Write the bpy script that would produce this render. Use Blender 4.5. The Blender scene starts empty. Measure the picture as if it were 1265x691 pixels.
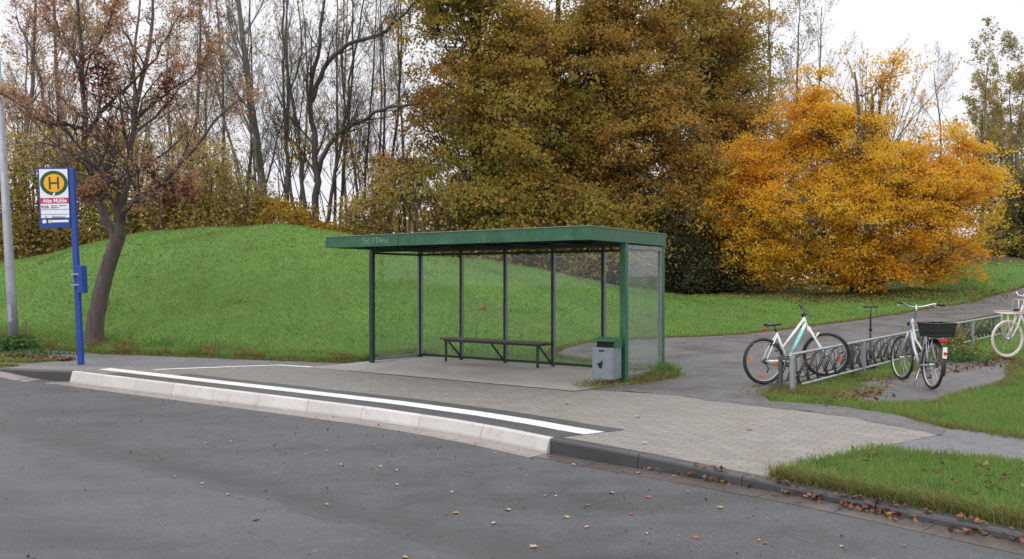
import bpy, math, random
import numpy as np
from mathutils import Vector, Matrix
from mathutils.geometry import delaunay_2d_cdt
random.seed(7)
rng = np.random.default_rng(11)
PI = math.pi
D2R = math.radians
scene = bpy.context.scene
C = scene.collection
F = 990.0            # focal length of the photograph in its pixels
EYE = 1.6

# ------------------------------------------------------------------ materials
def newmat(name):
    m = bpy.data.materials.new(name); m.use_nodes = True
    nt = m.node_tree; nt.nodes.clear()
    out = nt.nodes.new('ShaderNodeOutputMaterial')
    return m, nt, out
def N(nt, t, **kw):
    n = nt.nodes.new(t)
    for k, v in kw.items():
        if k in n.inputs.keys() if isinstance(k, str) else False: n.inputs[k].default_value = v
        else: setattr(n, k, v)
    return n
def L(nt, a, b): nt.links.new(a, b)
def ramp(nt, fac, stops, interp='LINEAR'):
    r = nt.nodes.new('ShaderNodeValToRGB'); r.color_ramp.interpolation = interp
    el = r.color_ramp.elements
    while len(el) < len(stops): el.new(0.5)
    for e, (p, c) in zip(el, stops):
        e.position = p; e.color = (c[0], c[1], c[2], 1) if not isinstance(c, (int, float)) else (c, c, c, 1)
    if fac is not None: L(nt, fac, r.inputs['Fac'])
    return r.outputs['Color']
def objco(nt, rot=0.0, scale=(1, 1, 1), loc=(0, 0, 0)):
    tc = nt.nodes.new('ShaderNodeTexCoord'); mp = nt.nodes.new('ShaderNodeMapping')
    mp.inputs['Rotation'].default_value = (0, 0, rot); mp.inputs['Scale'].default_value = scale
    mp.inputs['Location'].default_value = loc
    L(nt, tc.outputs['Object'], mp.inputs['Vector']); return mp.outputs['Vector']
def noise(nt, vec, scale, detail=4, rough=0.55, out='Fac'):
    n = nt.nodes.new('ShaderNodeTexNoise'); n.inputs['Scale'].default_value = scale
    n.inputs['Detail'].default_value = detail; n.inputs['Roughness'].default_value = rough
    if vec is not None: L(nt, vec, n.inputs['Vector'])
    return n.outputs[out]
def mix(nt, fac, a, b, mode='MIX'):
    m = nt.nodes.new('ShaderNodeMix'); m.data_type = 'RGBA'; m.blend_type = mode
    for sock, v in ((m.inputs[0], fac), (m.inputs[6], a), (m.inputs[7], b)):
        if isinstance(v, (int, float)): sock.default_value = v
        elif isinstance(v, (tuple, list)): sock.default_value = (v[0], v[1], v[2], 1)
        else: L(nt, v, sock)
    return m.outputs[2]
def math_(nt, op, a, b=None, clamp=False):
    m = nt.nodes.new('ShaderNodeMath'); m.operation = op; m.use_clamp = clamp
    for i, v in enumerate((a, b)):
        if v is None: continue
        if isinstance(v, (int, float)): m.inputs[i].default_value = v
        else: L(nt, v, m.inputs[i])
    return m.outputs[0]
def maprange(nt, v, a, b, c=0.0, d=1.0, smooth=True):
    m = nt.nodes.new('ShaderNodeMapRange'); m.interpolation_type = 'SMOOTHSTEP' if smooth else 'LINEAR'
    m.inputs[1].default_value = a; m.inputs[2].default_value = b; m.inputs[3].default_value = c; m.inputs[4].default_value = d
    L(nt, v, m.inputs[0]); return m.outputs[0]
def bump(nt, h, strength=0.3, dist=0.02):
    b = nt.nodes.new('ShaderNodeBump'); b.inputs['Strength'].default_value = strength
    b.inputs['Distance'].default_value = dist; L(nt, h, b.inputs['Height']); return b.outputs['Normal']
def pbr(nt, out, col, rough=0.6, metal=0.0, normal=None, spec=None):
    p = nt.nodes.new('ShaderNodeBsdfPrincipled')
    if isinstance(col, (tuple, list)): p.inputs['Base Color'].default_value = (col[0], col[1], col[2], 1)
    else: L(nt, col, p.inputs['Base Color'])
    if isinstance(rough, (int, float)): p.inputs['Roughness'].default_value = rough
    else: L(nt, rough, p.inputs['Roughness'])
    p.inputs['Metallic'].default_value = metal
    if spec is not None: p.inputs['Specular IOR Level'].default_value = spec
    if normal is not None: L(nt, normal, p.inputs['Normal'])
    L(nt, p.outputs[0], out.inputs[0]); return p
def paint(name, col, rough=0.45, metal=0.0, var=0.25, scale=9.0, dirt=(0.06, 0.06, 0.05)):
    m, nt, out = newmat(name); v = objco(nt)
    n1 = noise(nt, v, scale, 6, 0.65); n2 = noise(nt, v, scale * 6, 3)
    c = mix(nt, maprange(nt, n1, 0.5, 0.75, 0, var), col, dirt)
    c = mix(nt, maprange(nt, n2, 0.3, 0.7, 0, 0.25), c, tuple(x * 1.25 for x in col))
    pbr(nt, out, c, maprange(nt, n1, 0.3, 0.7, rough * 0.8, min(1, rough * 1.3)), metal)
    return m

MAT = {}
MAT['black'] = paint('black_rubber', (0.018, 0.018, 0.02), 0.6)
MAT['blackplastic'] = paint('black_plastic', (0.02, 0.021, 0.024), 0.4, var=0.15)
MAT['chrome'] = paint('chrome', (0.55, 0.55, 0.57), 0.28, 0.9, var=0.3)
MAT['spoke'] = paint('spoke_steel', (0.45, 0.45, 0.46), 0.35, 0.7)
MAT['galv'] = paint('galvanised_steel', (0.30, 0.33, 0.34), 0.5, 0.5, var=0.45, scale=5)
MAT['galvdark'] = paint('dark_galvanised_steel', (0.085, 0.085, 0.082), 0.5, 0.3, var=0.45, scale=5)
MAT['lamp'] = paint('lamp_pole_aluminium', (0.33, 0.34, 0.38), 0.55, 0.3, var=0.5, scale=2)
MAT['white'] = paint('white_bike_paint', (0.75, 0.77, 0.76), 0.3, var=0.12)
MAT['turq'] = paint('turquoise_decal', (0.25, 0.60, 0.55), 0.3, var=0.1)
MAT['silver'] = paint('silver_bike_paint', (0.45, 0.46, 0.49), 0.3, 0.4, var=0.12)
MAT['pink'] = paint('pale_pink_bike_paint', (0.66, 0.54, 0.56), 0.4, var=0.12)
MAT['cream'] = paint('cream_tyre', (0.58, 0.49, 0.43), 0.6, var=0.25)
MAT['red'] = paint('red_plastic', (0.45, 0.015, 0.02), 0.3, var=0.05)
MAT['orange'] = paint('orange_reflector', (0.75, 0.17, 0.03), 0.3, var=0.05)
MAT['blue'] = paint('blue_sign_paint', (0.012, 0.05, 0.26), 0.4, var=0.2)
MAT['signwhite'] = paint('sign_white', (0.74, 0.76, 0.82), 0.4, var=0.08)
MAT['signred'] = paint('sign_red', (0.58, 0.02, 0.06), 0.4, var=0.05)
MAT['signgreen'] = paint('sign_green', (0.01, 0.075, 0.015), 0.4, var=0.05)
MAT['signyellow'] = paint('sign_yellow', (0.83, 0.37, 0.01), 0.4, var=0.05)
MAT['ink'] = paint('ink', (0.05, 0.05, 0.09), 0.6, var=0.05)
MAT['paleyellow'] = paint('pale_yellow', (0.6, 0.6, 0.3), 0.5, var=0.05)
MAT['binhole'] = paint('bin_hole_black', (0.004, 0.004, 0.004), 0.8)
MAT['scrawl'] = paint('pale_scrawl', (0.30, 0.42, 0.34), 0.7, var=0.5, scale=30)
MAT['sticker'] = paint('white_sticker', (0.72, 0.74, 0.70), 0.6, var=0.2)
MAT['soffit'] = paint('dark_soffit', (0.018, 0.022, 0.02), 0.7, var=0.3)

def green_paint():
    m, nt, out = newmat('weathered_green_paint'); v = objco(nt)
    n1 = noise(nt, v, 3.0, 8, 0.7); n2 = noise(nt, objco(nt, 0, (6, 6, 1.2)), 5, 5, 0.6)
    n3 = noise(nt, v, 60, 2)
    c = ramp(nt, n1, [(0.3, (0.010, 0.06, 0.028)), (0.55, (0.020, 0.105, 0.046)), (0.75, (0.055, 0.155, 0.09))])
    c = mix(nt, maprange(nt, n2, 0.52, 0.75, 0, 0.55), c, (0.10, 0.17, 0.13))
    c = mix(nt, maprange(nt, n3, 0.66, 0.72, 0, 0.5), c, (0.22, 0.30, 0.25))
    pbr(nt, out, c, maprange(nt, n1, 0.3, 0.7, 0.35, 0.6), 0, bump(nt, n1, 0.15, 0.01))
    return m
MAT['green'] = green_paint()
MAT['darkgreen'] = paint('dark_green_post_paint', (0.012, 0.035, 0.03), 0.4, var=0.3)
MAT['darkpost'] = paint('dark_post_paint', (0.013, 0.015, 0.016), 0.45, var=0.2)
MAT['alu'] = paint('aluminium_strip', (0.22, 0.235, 0.235), 0.45, 0.4, var=0.3)
def bin_mat():
    m, nt, out = newmat('grey_bin_paint'); v = objco(nt)
    n1 = noise(nt, v, 7, 7, 0.7); n2 = noise(nt, objco(nt, 0, (8, 8, 1.0)), 4, 4)
    c = ramp(nt, n1, [(0.3, (0.14, 0.17, 0.20)), (0.7, (0.22, 0.255, 0.285))])
    c = mix(nt, maprange(nt, n2, 0.5, 0.8, 0, 0.5), c, (0.12, 0.14, 0.13))
    pbr(nt, out, c, 0.55, 0.1); return m
MAT['bin'] = bin_mat()
def wood():
    m, nt, out = newmat('weathered_bench_wood'); v = objco(nt, 0, (1.5, 40, 40))
    n1 = noise(nt, v, 2, 6, 0.7)
    c = ramp(nt, n1, [(0.3, (0.05, 0.03, 0.026)), (0.6, (0.13, 0.09, 0.08)), (0.8, (0.22, 0.17, 0.15))])
    pbr(nt, out, c, 0.7, 0, bump(nt, n1, 0.3, 0.004)); return m
MAT['wood'] = wood()
def glass(name, dust, tint=(0.93, 0.96, 0.94)):
    m, nt, out = newmat(name)
    tr = nt.nodes.new('ShaderNodeBsdfTransparent'); tr.inputs[0].default_value = (*tint, 1)
    gl = nt.nodes.new('ShaderNodeBsdfGlossy'); gl.inputs['Roughness'].default_value = 0.03
    df = nt.nodes.new('ShaderNodeBsdfDiffuse'); df.inputs[0].default_value = (0.42, 0.45, 0.40, 1)
    v = objco(nt); n = noise(nt, v, 2.5, 6, 0.7); n2 = noise(nt, v, 14, 4, 0.7)
    sx = nt.nodes.new('ShaderNodeSeparateXYZ'); tc = nt.nodes.new('ShaderNodeTexCoord')
    L(nt, tc.outputs['Object'], sx.inputs[0])
    low = maprange(nt, sx.outputs['Z'], 0.05, 0.45, 0.18, 0.0)
    d = math_(nt, 'MULTIPLY', maprange(nt, n, 0.25, 0.8, dust * 0.5, dust * 1.5), maprange(nt, n2, 0.2, 0.8, 0.75, 1.25))
    d = math_(nt, 'ADD', d, math_(nt, 'MULTIPLY', low, n2), True)
    lw = nt.nodes.new('ShaderNodeLayerWeight'); lw.inputs['Blend'].default_value = 0.5
    fr = math_(nt, 'ADD', math_(nt, 'MULTIPLY', math_(nt, 'POWER', lw.outputs['Facing'], 4.0), 0.5), 0.03)
    m1 = nt.nodes.new('ShaderNodeMixShader'); m2 = nt.nodes.new('ShaderNodeMixShader')
    L(nt, d, m1.inputs[0]); L(nt, tr.outputs[0], m1.inputs[1]); L(nt, df.outputs[0], m1.inputs[2])
    L(nt, fr, m2.inputs[0]); L(nt, m1.outputs[0], m2.inputs[1]); L(nt, gl.outputs[0], m2.inputs[2])
    L(nt, m2.outputs[0], out.inputs[0]); return m
MAT['glass'] = glass('dusty_glass', 0.018)
MAT['glassmilky'] = glass('milky_glass', 0.12)

ROT = D2R(36.5)       # rotating a point by this lays the kerb along +x
def asphalt(name, wet=True, base=(0.082, 0.084, 0.087), dark=(0.042, 0.044, 0.044), s0=-4.15):
    m, nt, out = newmat(name); v = objco(nt); vk = objco(nt, ROT, (1, 1, 1))
    sx = nt.nodes.new('ShaderNodeSeparateXYZ'); L(nt, vk, sx.inputs[0])
    big = noise(nt, objco(nt, ROT, (0.35, 1.1, 1)) if wet else v, 1.0 if wet else 0.8, 5, 0.65)
    mid = noise(nt, v, 2.6, 6, 0.65); fine = noise(nt, v, 55, 3, 0.7); grit = noise(nt, v, 95, 2, 0.6)
    vor = nt.nodes.new('ShaderNodeTexVoronoi'); vor.inputs['Scale'].default_value = 85; L(nt, v, vor.inputs['Vector'])
    c = ramp(nt, big, [(0.40, dark), (0.58, base)])
    c = mix(nt, maprange(nt, mid, 0.3, 0.7, 0, 0.45), c, tuple(x * 1.25 for x in base))
    c = mix(nt, maprange(nt, fine, 0.35, 0.7, 0, 0.40), c, tuple(x * 0.35 for x in base))
    c = mix(nt, maprange(nt, grit, 0.60, 0.72, 0, 0.6), c, tuple(min(1, x * 3.2) for x in base))
    blot = noise(nt, v, 5.5, 5, 0.7); c = mix(nt, maprange(nt, blot, 0.52, 0.68, 0, 0.45), c, tuple(x * 0.5 for x in base)); spk = noise(nt, v, 26, 2, 0.5); c = mix(nt, maprange(nt, spk, 0.68, 0.76, 0, 0.45), c, tuple(min(1, x * 2.6) for x in base)); c = mix(nt, maprange(nt, spk, 0.22, 0.34, 0.5, 0), c, tuple(x * 0.4 for x in base))
    if not wet:
        n7 = noise(nt, v, 7, 6, 0.75); c = mix(nt, maprange(nt, n7, 0.5, 0.68, 0, 0.65), c, tuple(x * 0.35 for x in base)); c = mix(nt, maprange(nt, n7, 0.3, 0.45, 0.4, 0), c, tuple(x * 1.7 for x in base))
    rough = maprange(nt, big, 0.35, 0.6, 0.38, 0.72)
    if wet:
        wob = math_(nt, 'MULTIPLY', math_(nt, 'SUBTRACT', noise(nt, v, 1.3, 3, 0.5), 0.5), 0.45)
        y = math_(nt, 'ADD', sx.outputs['Y'], wob)          # distance across the road
        far = maprange(nt, y, s0 - 0.12, s0 + 0.22, 0, 1)         # 1 on the kerb side of the seam
        seamw = maprange(nt, y, s0 + 0.05, s0 + 0.75, 1, 0)
        band = math_(nt, 'MULTIPLY', far, seamw)
        c = mix(nt, math_(nt, 'MULTIPLY', band, maprange(nt, big, 0.35, 0.6, 0.3, 0.9)), c, (0.05, 0.05, 0.05))
        c = mix(nt, math_(nt, 'MULTIPLY', math_(nt, 'SUBTRACT', 1.0, far), 0.22), c, (0.135, 0.137, 0.145))
        sl = math_(nt, 'ABSOLUTE', math_(nt, 'SUBTRACT', y, s0 + 0.02))
        c = mix(nt, maprange(nt, sl, 0.0, 0.05, 0.25, 0), c, (0.04, 0.04, 0.04))
        trk = math_(nt, 'ABSOLUTE', math_(nt, 'SUBTRACT', y, s0 - 1.35))
        c = mix(nt, math_(nt, 'MULTIPLY', maprange(nt, trk, 0.15, 0.6, 0.8, 0), maprange(nt, big, 0.4, 0.6, 1, 0.2)), c, (0.05, 0.05, 0.052))
    p = pbr(nt, out, c, rough, 0, bump(nt, math_(nt, 'ADD', vor.outputs['Distance'], fine), 0.6, 0.008), 0.35)
    return m
MAT['road'] = asphalt('wet_asphalt_road', True, s0=3.87)
MAT['path'] = asphalt('asphalt_path', False, (0.15, 0.148, 0.152), (0.10, 0.10, 0.10))
MAT['yard'] = asphalt('gravel_path', False, (0.125, 0.12, 0.118), (0.06, 0.06, 0.058))

def paving():
    m, nt, out = newmat('block_paving'); v = objco(nt, ROT, (1, 1, 1))
    br = nt.nodes.new('ShaderNodeTexBrick'); L(nt, v, br.inputs['Vector'])
    br.inputs['Scale'].default_value = 1.0; br.inputs['Brick Width'].default_value = 0.20
    br.inputs['Row Height'].default_value = 0.10; br.inputs['Mortar Size'].default_value = 0.0045
    br.inputs['Mortar Smooth'].default_value = 0.2; br.inputs['Bias'].default_value = 0.0
    br.inputs['Color1'].default_value = (0.185, 0.168, 0.147, 1); br.inputs['Color2'].default_value = (0.235, 0.215, 0.19, 1)
    br.inputs['Mortar'].default_value = (0.07, 0.06, 0.05, 1)
    big = noise(nt, v, 0.45, 5, 0.6); mid = noise(nt, v, 3.2, 5, 0.65); fine = noise(nt, v, 60, 3)
    sx = nt.nodes.new('ShaderNodeSeparateXYZ'); L(nt, v, sx.inputs[0])
    c = br.outputs['Color']
    damp = math_(nt, 'MULTIPLY', maprange(nt, sx.outputs['X'], -12.0, -4.0, 1.0, 0.15), maprange(nt, big, 0.3, 0.7, 1.0, 0.6))
    c = mix(nt, math_(nt, 'MULTIPLY', damp, 0.62), c, (0.115, 0.112, 0.10))
    c = mix(nt, maprange(nt, mid, 0.45, 0.75, 0, 0.4), c, (0.20, 0.18, 0.155))
    c = mix(nt, maprange(nt, mid, 0.25, 0.5, 0.3, 0), c, (0.33, 0.30, 0.26))
    c = mix(nt, maprange(nt, fine, 0.4, 0.75, 0, 0.35), c, (0.14, 0.13, 0.11))
    pbr(nt, out, c, maprange(nt, mid, 0.3, 0.7, 0.5, 0.8), 0, bump(nt, math_(nt, 'SUBTRACT', fine, math_(nt, 'MULTIPLY', br.outputs['Fac'], 2.0)), 0.3, 0.004))
    return m
MAT['paving'] = paving()
def concrete(name, a, b, stain=(0.15, 0.13, 0.11), amt=0.4, sc=2.0, rough=0.75, island=False):
    m, nt, out = newmat(name); v = objco(nt)
    big = noise(nt, v, sc, 6, 0.65); mid = noise(nt, v, sc * 5, 5, 0.7); fine = noise(nt, v, 90, 2)
    c = ramp(nt, big, [(0.3, a), (0.7, b)])
    if island:
        g = nt.nodes.new('ShaderNodeNewGeometry')
        c = mix(nt, maprange(nt, g.outputs['Random Per Island'], 0, 1, 0, 0.3), c, tuple(x * 0.7 for x in a))
        sc_ = noise(nt, objco(nt, ROT, (.8, 5, 5)), 2.2, 6, 0.7); c = mix(nt, maprange(nt, sc_, 0.58, 0.72, 0, 0.6), c, tuple(x * 0.35 for x in a))
    c = mix(nt, maprange(nt, mid, 0.5, 0.8, 0, amt), c, stain)
    c = mix(nt, maprange(nt, fine, 0.45, 0.75, 0, 0.25), c, tuple(x * 0.6 for x in a))
    pbr(nt, out, c, rough, 0, bump(nt, fine, 0.2, 0.003)); return m
MAT['slab'] = concrete('concrete_slab', (0.22, 0.205, 0.188), (0.31, 0.292, 0.27), (0.12, 0.112, 0.098), 0.6, 1.3)
MAT['kerbwhite'] = concrete('white_concrete_kerb', (0.47, 0.445, 0.42), (0.58, 0.555, 0.525), (0.28, 0.25, 0.22), 0.5, 1.6, island=True)
MAT['kerbdark'] = concrete('dark_concrete_kerb', (0.038, 0.038, 0.040), (0.068, 0.067, 0.067), (0.05, 0.045, 0.04), 0.5, 2.0, 0.5, island=True)
MAT['gutter'] = concrete('gutter_concrete', (0.21, 0.185, 0.165), (0.27, 0.245, 0.225), (0.10, 0.08, 0.065), 0.75, 1.5, 0.4, island=True)
MAT['gutterdark'] = concrete('dirty_gutter_concrete', (0.075, 0.066, 0.058), (0.125, 0.112, 0.10), (0.035, 0.028, 0.022), 0.8, 2.2, 0.28, island=True)
MAT['stripewhite'] = concrete('white_tactile_paving', (0.54, 0.53, 0.51), (0.68, 0.67, 0.65), (0.24, 0.225, 0.20), 0.7, 2.5)
MAT['stripedark'] = concrete('dark_tactile_paving', (0.045, 0.045, 0.047), (0.075, 0.075, 0.075), (0.11, 0.10, 0.09), 0.5, 4, 0.5)

def grass_ground():
    m, nt, out = newmat('grass_ground'); v = objco(nt)
    big = noise(nt, v, 0.25, 5, 0.6); mid = noise(nt, v, 1.7, 6, 0.7); fine = noise(nt, v, 24, 4, 0.7); f2 = noise(nt, v, 90, 2)
    c = ramp(nt, big, [(0.3, (0.085, 0.175, 0.032)), (0.7, (0.13, 0.24, 0.045))])
    c = mix(nt, maprange(nt, mid, 0.5, 0.75, 0, 0.55), c, (0.055, 0.12, 0.02))
    c = mix(nt, maprange(nt, mid, 0.2, 0.42, 0.4, 0), c, (0.15, 0.22, 0.05))
    c = mix(nt, maprange(nt, fine, 0.45, 0.7, 0, 0.6), c, (0.03, 0.075, 0.012))
    c = mix(nt, maprange(nt, f2, 0.6, 0.75, 0, 0.4), c, (0.17, 0.24, 0.07))
    # forest floor beyond the mound
    sx = nt.nodes.new('ShaderNodeSeparateXYZ'); tc = nt.nodes.new('ShaderNodeTexCoord'); L(nt, tc.outputs['Object'], sx.inputs[0])
    c = mix(nt, maprange(nt, math_(nt, 'ADD', sx.outputs['Y'], math_(nt, 'MULTIPLY', sx.outputs['X'], -0.12)), 35.5, 38.0, 0, 1), c, (0.05, 0.04, 0.02))
    pbr(nt, out, c, 0.9, 0, bump(nt, math_(nt, 'ADD', fine, mid), 0.8, 0.06), 0.2); return m
MAT['ground'] = grass_ground()

def leaf_mat(name, cols, nscale=0.6, dark=0.45, alt=None, altamt=0.6, transl=0.3):
    """cols: colours spread over the leaves of a crown; broad noise makes light and dark clumps and a second tone (alt)"""
    m, nt, out = newmat(name); g = nt.nodes.new('ShaderNodeNewGeometry')
    n = len(cols)
    mean = tuple(sum(k[j] for k in cols) / n for j in range(3))
    c = mix(nt, .35, ramp(nt, g.outputs['Random Per Island'], [((i + 0.5) / n, k) for i, k in enumerate(cols)]), mean)
    tc = nt.nodes.new('ShaderNodeTexCoord')
    big = noise(nt, tc.outputs['Object'], nscale, 4, 0.6); mid = noise(nt, tc.outputs['Object'], nscale * 3.5, 3, 0.6)
    if alt: c = mix(nt, maprange(nt, big, 0.42, 0.62, 0, altamt), c, alt)
    c = mix(nt, maprange(nt, mid, 0.5, 0.72, 0, dark), c, tuple(x * 0.35 for x in cols[0]))
    df = nt.nodes.new('ShaderNodeBsdfPrincipled'); df.inputs['Roughness'].default_value = 0.65; df.inputs['Specular IOR Level'].default_value = 0.2
    L(nt, c, df.inputs['Base Color'])
    tr = nt.nodes.new('ShaderNodeBsdfTranslucent'); L(nt, c, tr.inputs[0])
    ms = nt.nodes.new('ShaderNodeMixShader'); ms.inputs[0].default_value = transl
    L(nt, df.outputs[0], ms.inputs[1]); L(nt, tr.outputs[0], ms.inputs[2]); L(nt, ms.outputs[0], out.inputs[0])
    return m
def bark(name, a, b, sc=3.0):
    m, nt, out = newmat(name); n1 = noise(nt, objco(nt, 0, (4, 4, 0.8)), sc, 6, 0.7); n2 = noise(nt, objco(nt), 0.8, 3)
    c = ramp(nt, n1, [(0.3, a), (0.7, b)])
    c = mix(nt, maprange(nt, n2, 0.45, 0.7, 0, 0.4), c, (0.06, 0.07, 0.035))
    pbr(nt, out, c, 0.85, 0, bump(nt, n1, 0.6, 0.03)); return m
MAT['bark'] = bark('grey_brown_bark', (0.05, 0.042, 0.038), (0.14, 0.115, 0.10))
MAT['barkred'] = bark('reddish_bark', (0.045, 0.032, 0.03), (0.13, 0.10, 0.092))
MAT['barkdark'] = bark('dark_bark', (0.03, 0.024, 0.021), (0.085, 0.068, 0.058))
MAT['barkgrey'] = bark('pale_grey_bark', (0.06, 0.055, 0.05), (0.17, 0.15, 0.135))
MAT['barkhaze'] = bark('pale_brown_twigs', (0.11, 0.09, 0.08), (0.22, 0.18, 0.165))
MAT['barkmauve'] = bark('mauve_twig_bark', (0.07, 0.05, 0.05), (0.16, 0.12, 0.12))
MAT['grass'] = leaf_mat('grass_blades', [(0.11, 0.23, 0.045), (0.15, 0.29, 0.058), (0.19, 0.335, 0.08), (0.085, 0.185, 0.033), (0.30, 0.34, 0.12)], 0.30, 0.55, (0.22, 0.27, 0.075), 0.65, 0.45)
MAT['grassyellow'] = leaf_mat('dry_grass_blades', [(0.20, 0.19, 0.05), (0.13, 0.20, 0.04), (0.28, 0.20, 0.09), (0.09, 0.16, 0.03), (0.20, 0.12, 0.06)], 1.5, 0.25, None, 0, 0.3)
MAT['litter'] = leaf_mat('leaf_litter', [(0.08, 0.035, 0.025), (0.17, 0.06, 0.04), (0.26, 0.15, 0.09), (0.035, 0.022, 0.018), (0.36, 0.20, 0.09), (0.12, 0.04, 0.03)], 3, 0.3, None, 0, 0.15)
MAT['leaf_tan'] = paint('tan_leaf', (0.33, 0.23, 0.14), 0.6, scale=30)
MAT['leaf_rust'] = paint('rust_leaf', (0.26, 0.075, 0.035), 0.6, scale=30)
MAT['leaf_yellow'] = paint('yellow_leaf', (0.38, 0.21, 0.07), 0.6, scale=30)
MAT['leaf_pale'] = paint('pale_leaf', (0.36, 0.33, 0.27), 0.6, scale=30)
MAT['nettle'] = leaf_mat('dark_weed_leaves', [(0.05, 0.11, 0.03), (0.08, 0.16, 0.04), (0.06, 0.12, 0.04)], 2)

# ------------------------------------------------------------------ mesh helpers
def link(o, parent=None):
    C.objects.link(o)
    if parent is not None: o.parent = parent
    return o
def tag(o, label=None, cat=None, group=None, kind=None):
    if label: o['label'] = label
    if cat: o['category'] = cat
    if group: o['group'] = group
    if kind: o['kind'] = kind
    return o
def empty(name, loc=(0, 0, 0), rot=(0, 0, 0)):
    o = bpy.data.objects.new(name, None); o.empty_display_size = 0.2
    o.location = loc; o.rotation_euler = rot; C.objects.link(o); return o
def npmesh(name, V, Fc, mat, parent=None, smooth=False):
    """V (N,3); Fc a list of (M,k) index arrays"""
    me = bpy.data.meshes.new(name); V = np.asarray(V, np.float32)
    if not isinstance(Fc, list): Fc = [Fc]
    Fc = [f for f in Fc if len(f)]
    me.vertices.add(len(V)); me.vertices.foreach_set('co', V.ravel())
    loops = np.concatenate([f.ravel() for f in Fc]).astype(np.int32)
    sizes = np.concatenate([np.full(len(f), f.shape[1], np.int32) for f in Fc])
    starts = np.concatenate([[0], np.cumsum(sizes)[:-1]]).astype(np.int32)
    me.loops.add(len(loops)); me.loops.foreach_set('vertex_index', loops)
    me.polygons.add(len(sizes)); me.polygons.foreach_set('loop_start', starts)
    me.polygons.foreach_set('use_smooth', np.full(len(sizes), smooth, bool))
    me.materials.append(mat); me.update(calc_edges=True)
    return link(bpy.data.objects.new(name, me), parent)
class MB:
    def __init__(s): s.v = []; s.f = []; s.sm = []
    def add(s, vs, fs, smooth=False, M=None):
        b = len(s.v)
        for p in vs:
            p = Vector(p)
            if M is not None: p = M @ p
            s.v.append(tuple(p))
        for f in fs: s.f.append([i + b for i in f]); s.sm.append(smooth)
        return s
    def box(s, x0, x1, y0, y1, z0, z1, M=None, bev=0.0):
        if bev <= 0:
            vs = [(x, y, z) for z in (z0, z1) for y in (y0, y1) for x in (x0, x1)]
            fs = [(0, 2, 3, 1), (4, 5, 7, 6), (0, 1, 5, 4), (2, 6, 7, 3), (0, 4, 6, 2), (1, 3, 7, 5)]
            return s.add(vs, fs, False, M)
        # chamfered vertical edges plus inset top and bottom rims
        b = bev
        def ring(i, z): return [(x0 + b + i, y0 + i, z), (x1 - b - i, y0 + i, z), (x1 - i, y0 + b + i, z), (x1 - i, y1 - b - i, z), (x1 - b - i, y1 - i, z), (x0 + b + i, y1 - i, z), (x0 + i, y1 - b - i, z), (x0 + i, y0 + b + i, z)]
        vs = ring(b * 0.7, z0) + ring(0, z0 + b) + ring(0, z1 - b) + ring(b * 0.7, z1)
        fs = [tuple(range(7, -1, -1)), tuple(range(24, 32))]
        for k in range(3):
            for i in range(8): j = (i + 1) % 8; fs.append((k * 8 + i, k * 8 + j, k * 8 + 8 + j, k * 8 + 8 + i))
        return s.add(vs, fs, False, M)
    def tube(s, pts, r, n=8, M=None, closed=False, sq=False):
        pts = [Vector(p) for p in pts]; K = len(pts)
        rs = r if isinstance(r, (list, tuple)) else [r] * K
        vs = []; prev = None
        for i, p in enumerate(pts):
            if closed: t = pts[(i + 1) % K] - pts[i - 1]
            else: t = pts[min(i + 1, K - 1)] - pts[max(i - 1, 0)]
            t.normalize()
            if prev is None:
                a = Vector((0, 0, 1)) if abs(t.z) < 0.9 else Vector((0, 1, 0)); u = t.cross(a).normalized()
            else:
                u = prev - t * prev.dot(t); u.normalize()
            prev = u; w = t.cross(u)
            for k in range(n):
                a = 2 * PI * (k + (0.5 if n == 4 else 0)) / n
                vs.append(p + (u * math.cos(a) + w * math.sin(a)) * rs[i])
        fs = []
        for i in range(K if closed else K - 1):
            j = (i + 1) % K
            for k in range(n): l = (k + 1) % n; fs.append((i * n + k, i * n + l, j * n + l, j * n + k))
        if not closed: fs += [tuple(range(n - 1, -1, -1)), tuple((K - 1) * n + k for k in range(n))]
        return s.add(vs, fs, n > 4, M)
    def disc(s, c, r, axis='Y', n=24, M=None, th=0.0, r0=0.0, a0=0, a1=2 * PI):
        vs = []; full = abs(a1 - a0 - 2 * PI) < 1e-6; c = Vector(c)
        def P(rr, a, d):
            q = Vector((rr * math.cos(a), d, rr * math.sin(a)))
            if axis == 'Z': q = Vector((q.x, q.z, q.y))
            if axis == 'X': q = Vector((q.y, q.x, q.z))
            return c + q
        m = n if full else n + 1
        for rr, d in ((r0, -th / 2), (r, -th / 2), (r, th / 2), (r0, th / 2)):
            for i in range(m): vs.append(P(rr, a0 + (a1 - a0) * i / n, d))
        fs = []
        for k in range(4):
            kk = (k + 1) % 4
            for i in range(n):
                j = (i + 1) % m
                if r0 == 0 and k == 3: continue
                fs.append((k * m + i, k * m + j, kk * m + j, kk * m + i))
        return s.add(vs, fs, False, M)
    def build(s, name, mat, parent=None):
        me = bpy.data.meshes.new(name); me.from_pydata(s.v, [], s.f)
        me.polygons.foreach_set('use_smooth', s.sm); me.materials.append(mat); me.update()
        return link(bpy.data.objects.new(name, me), parent)
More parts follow.
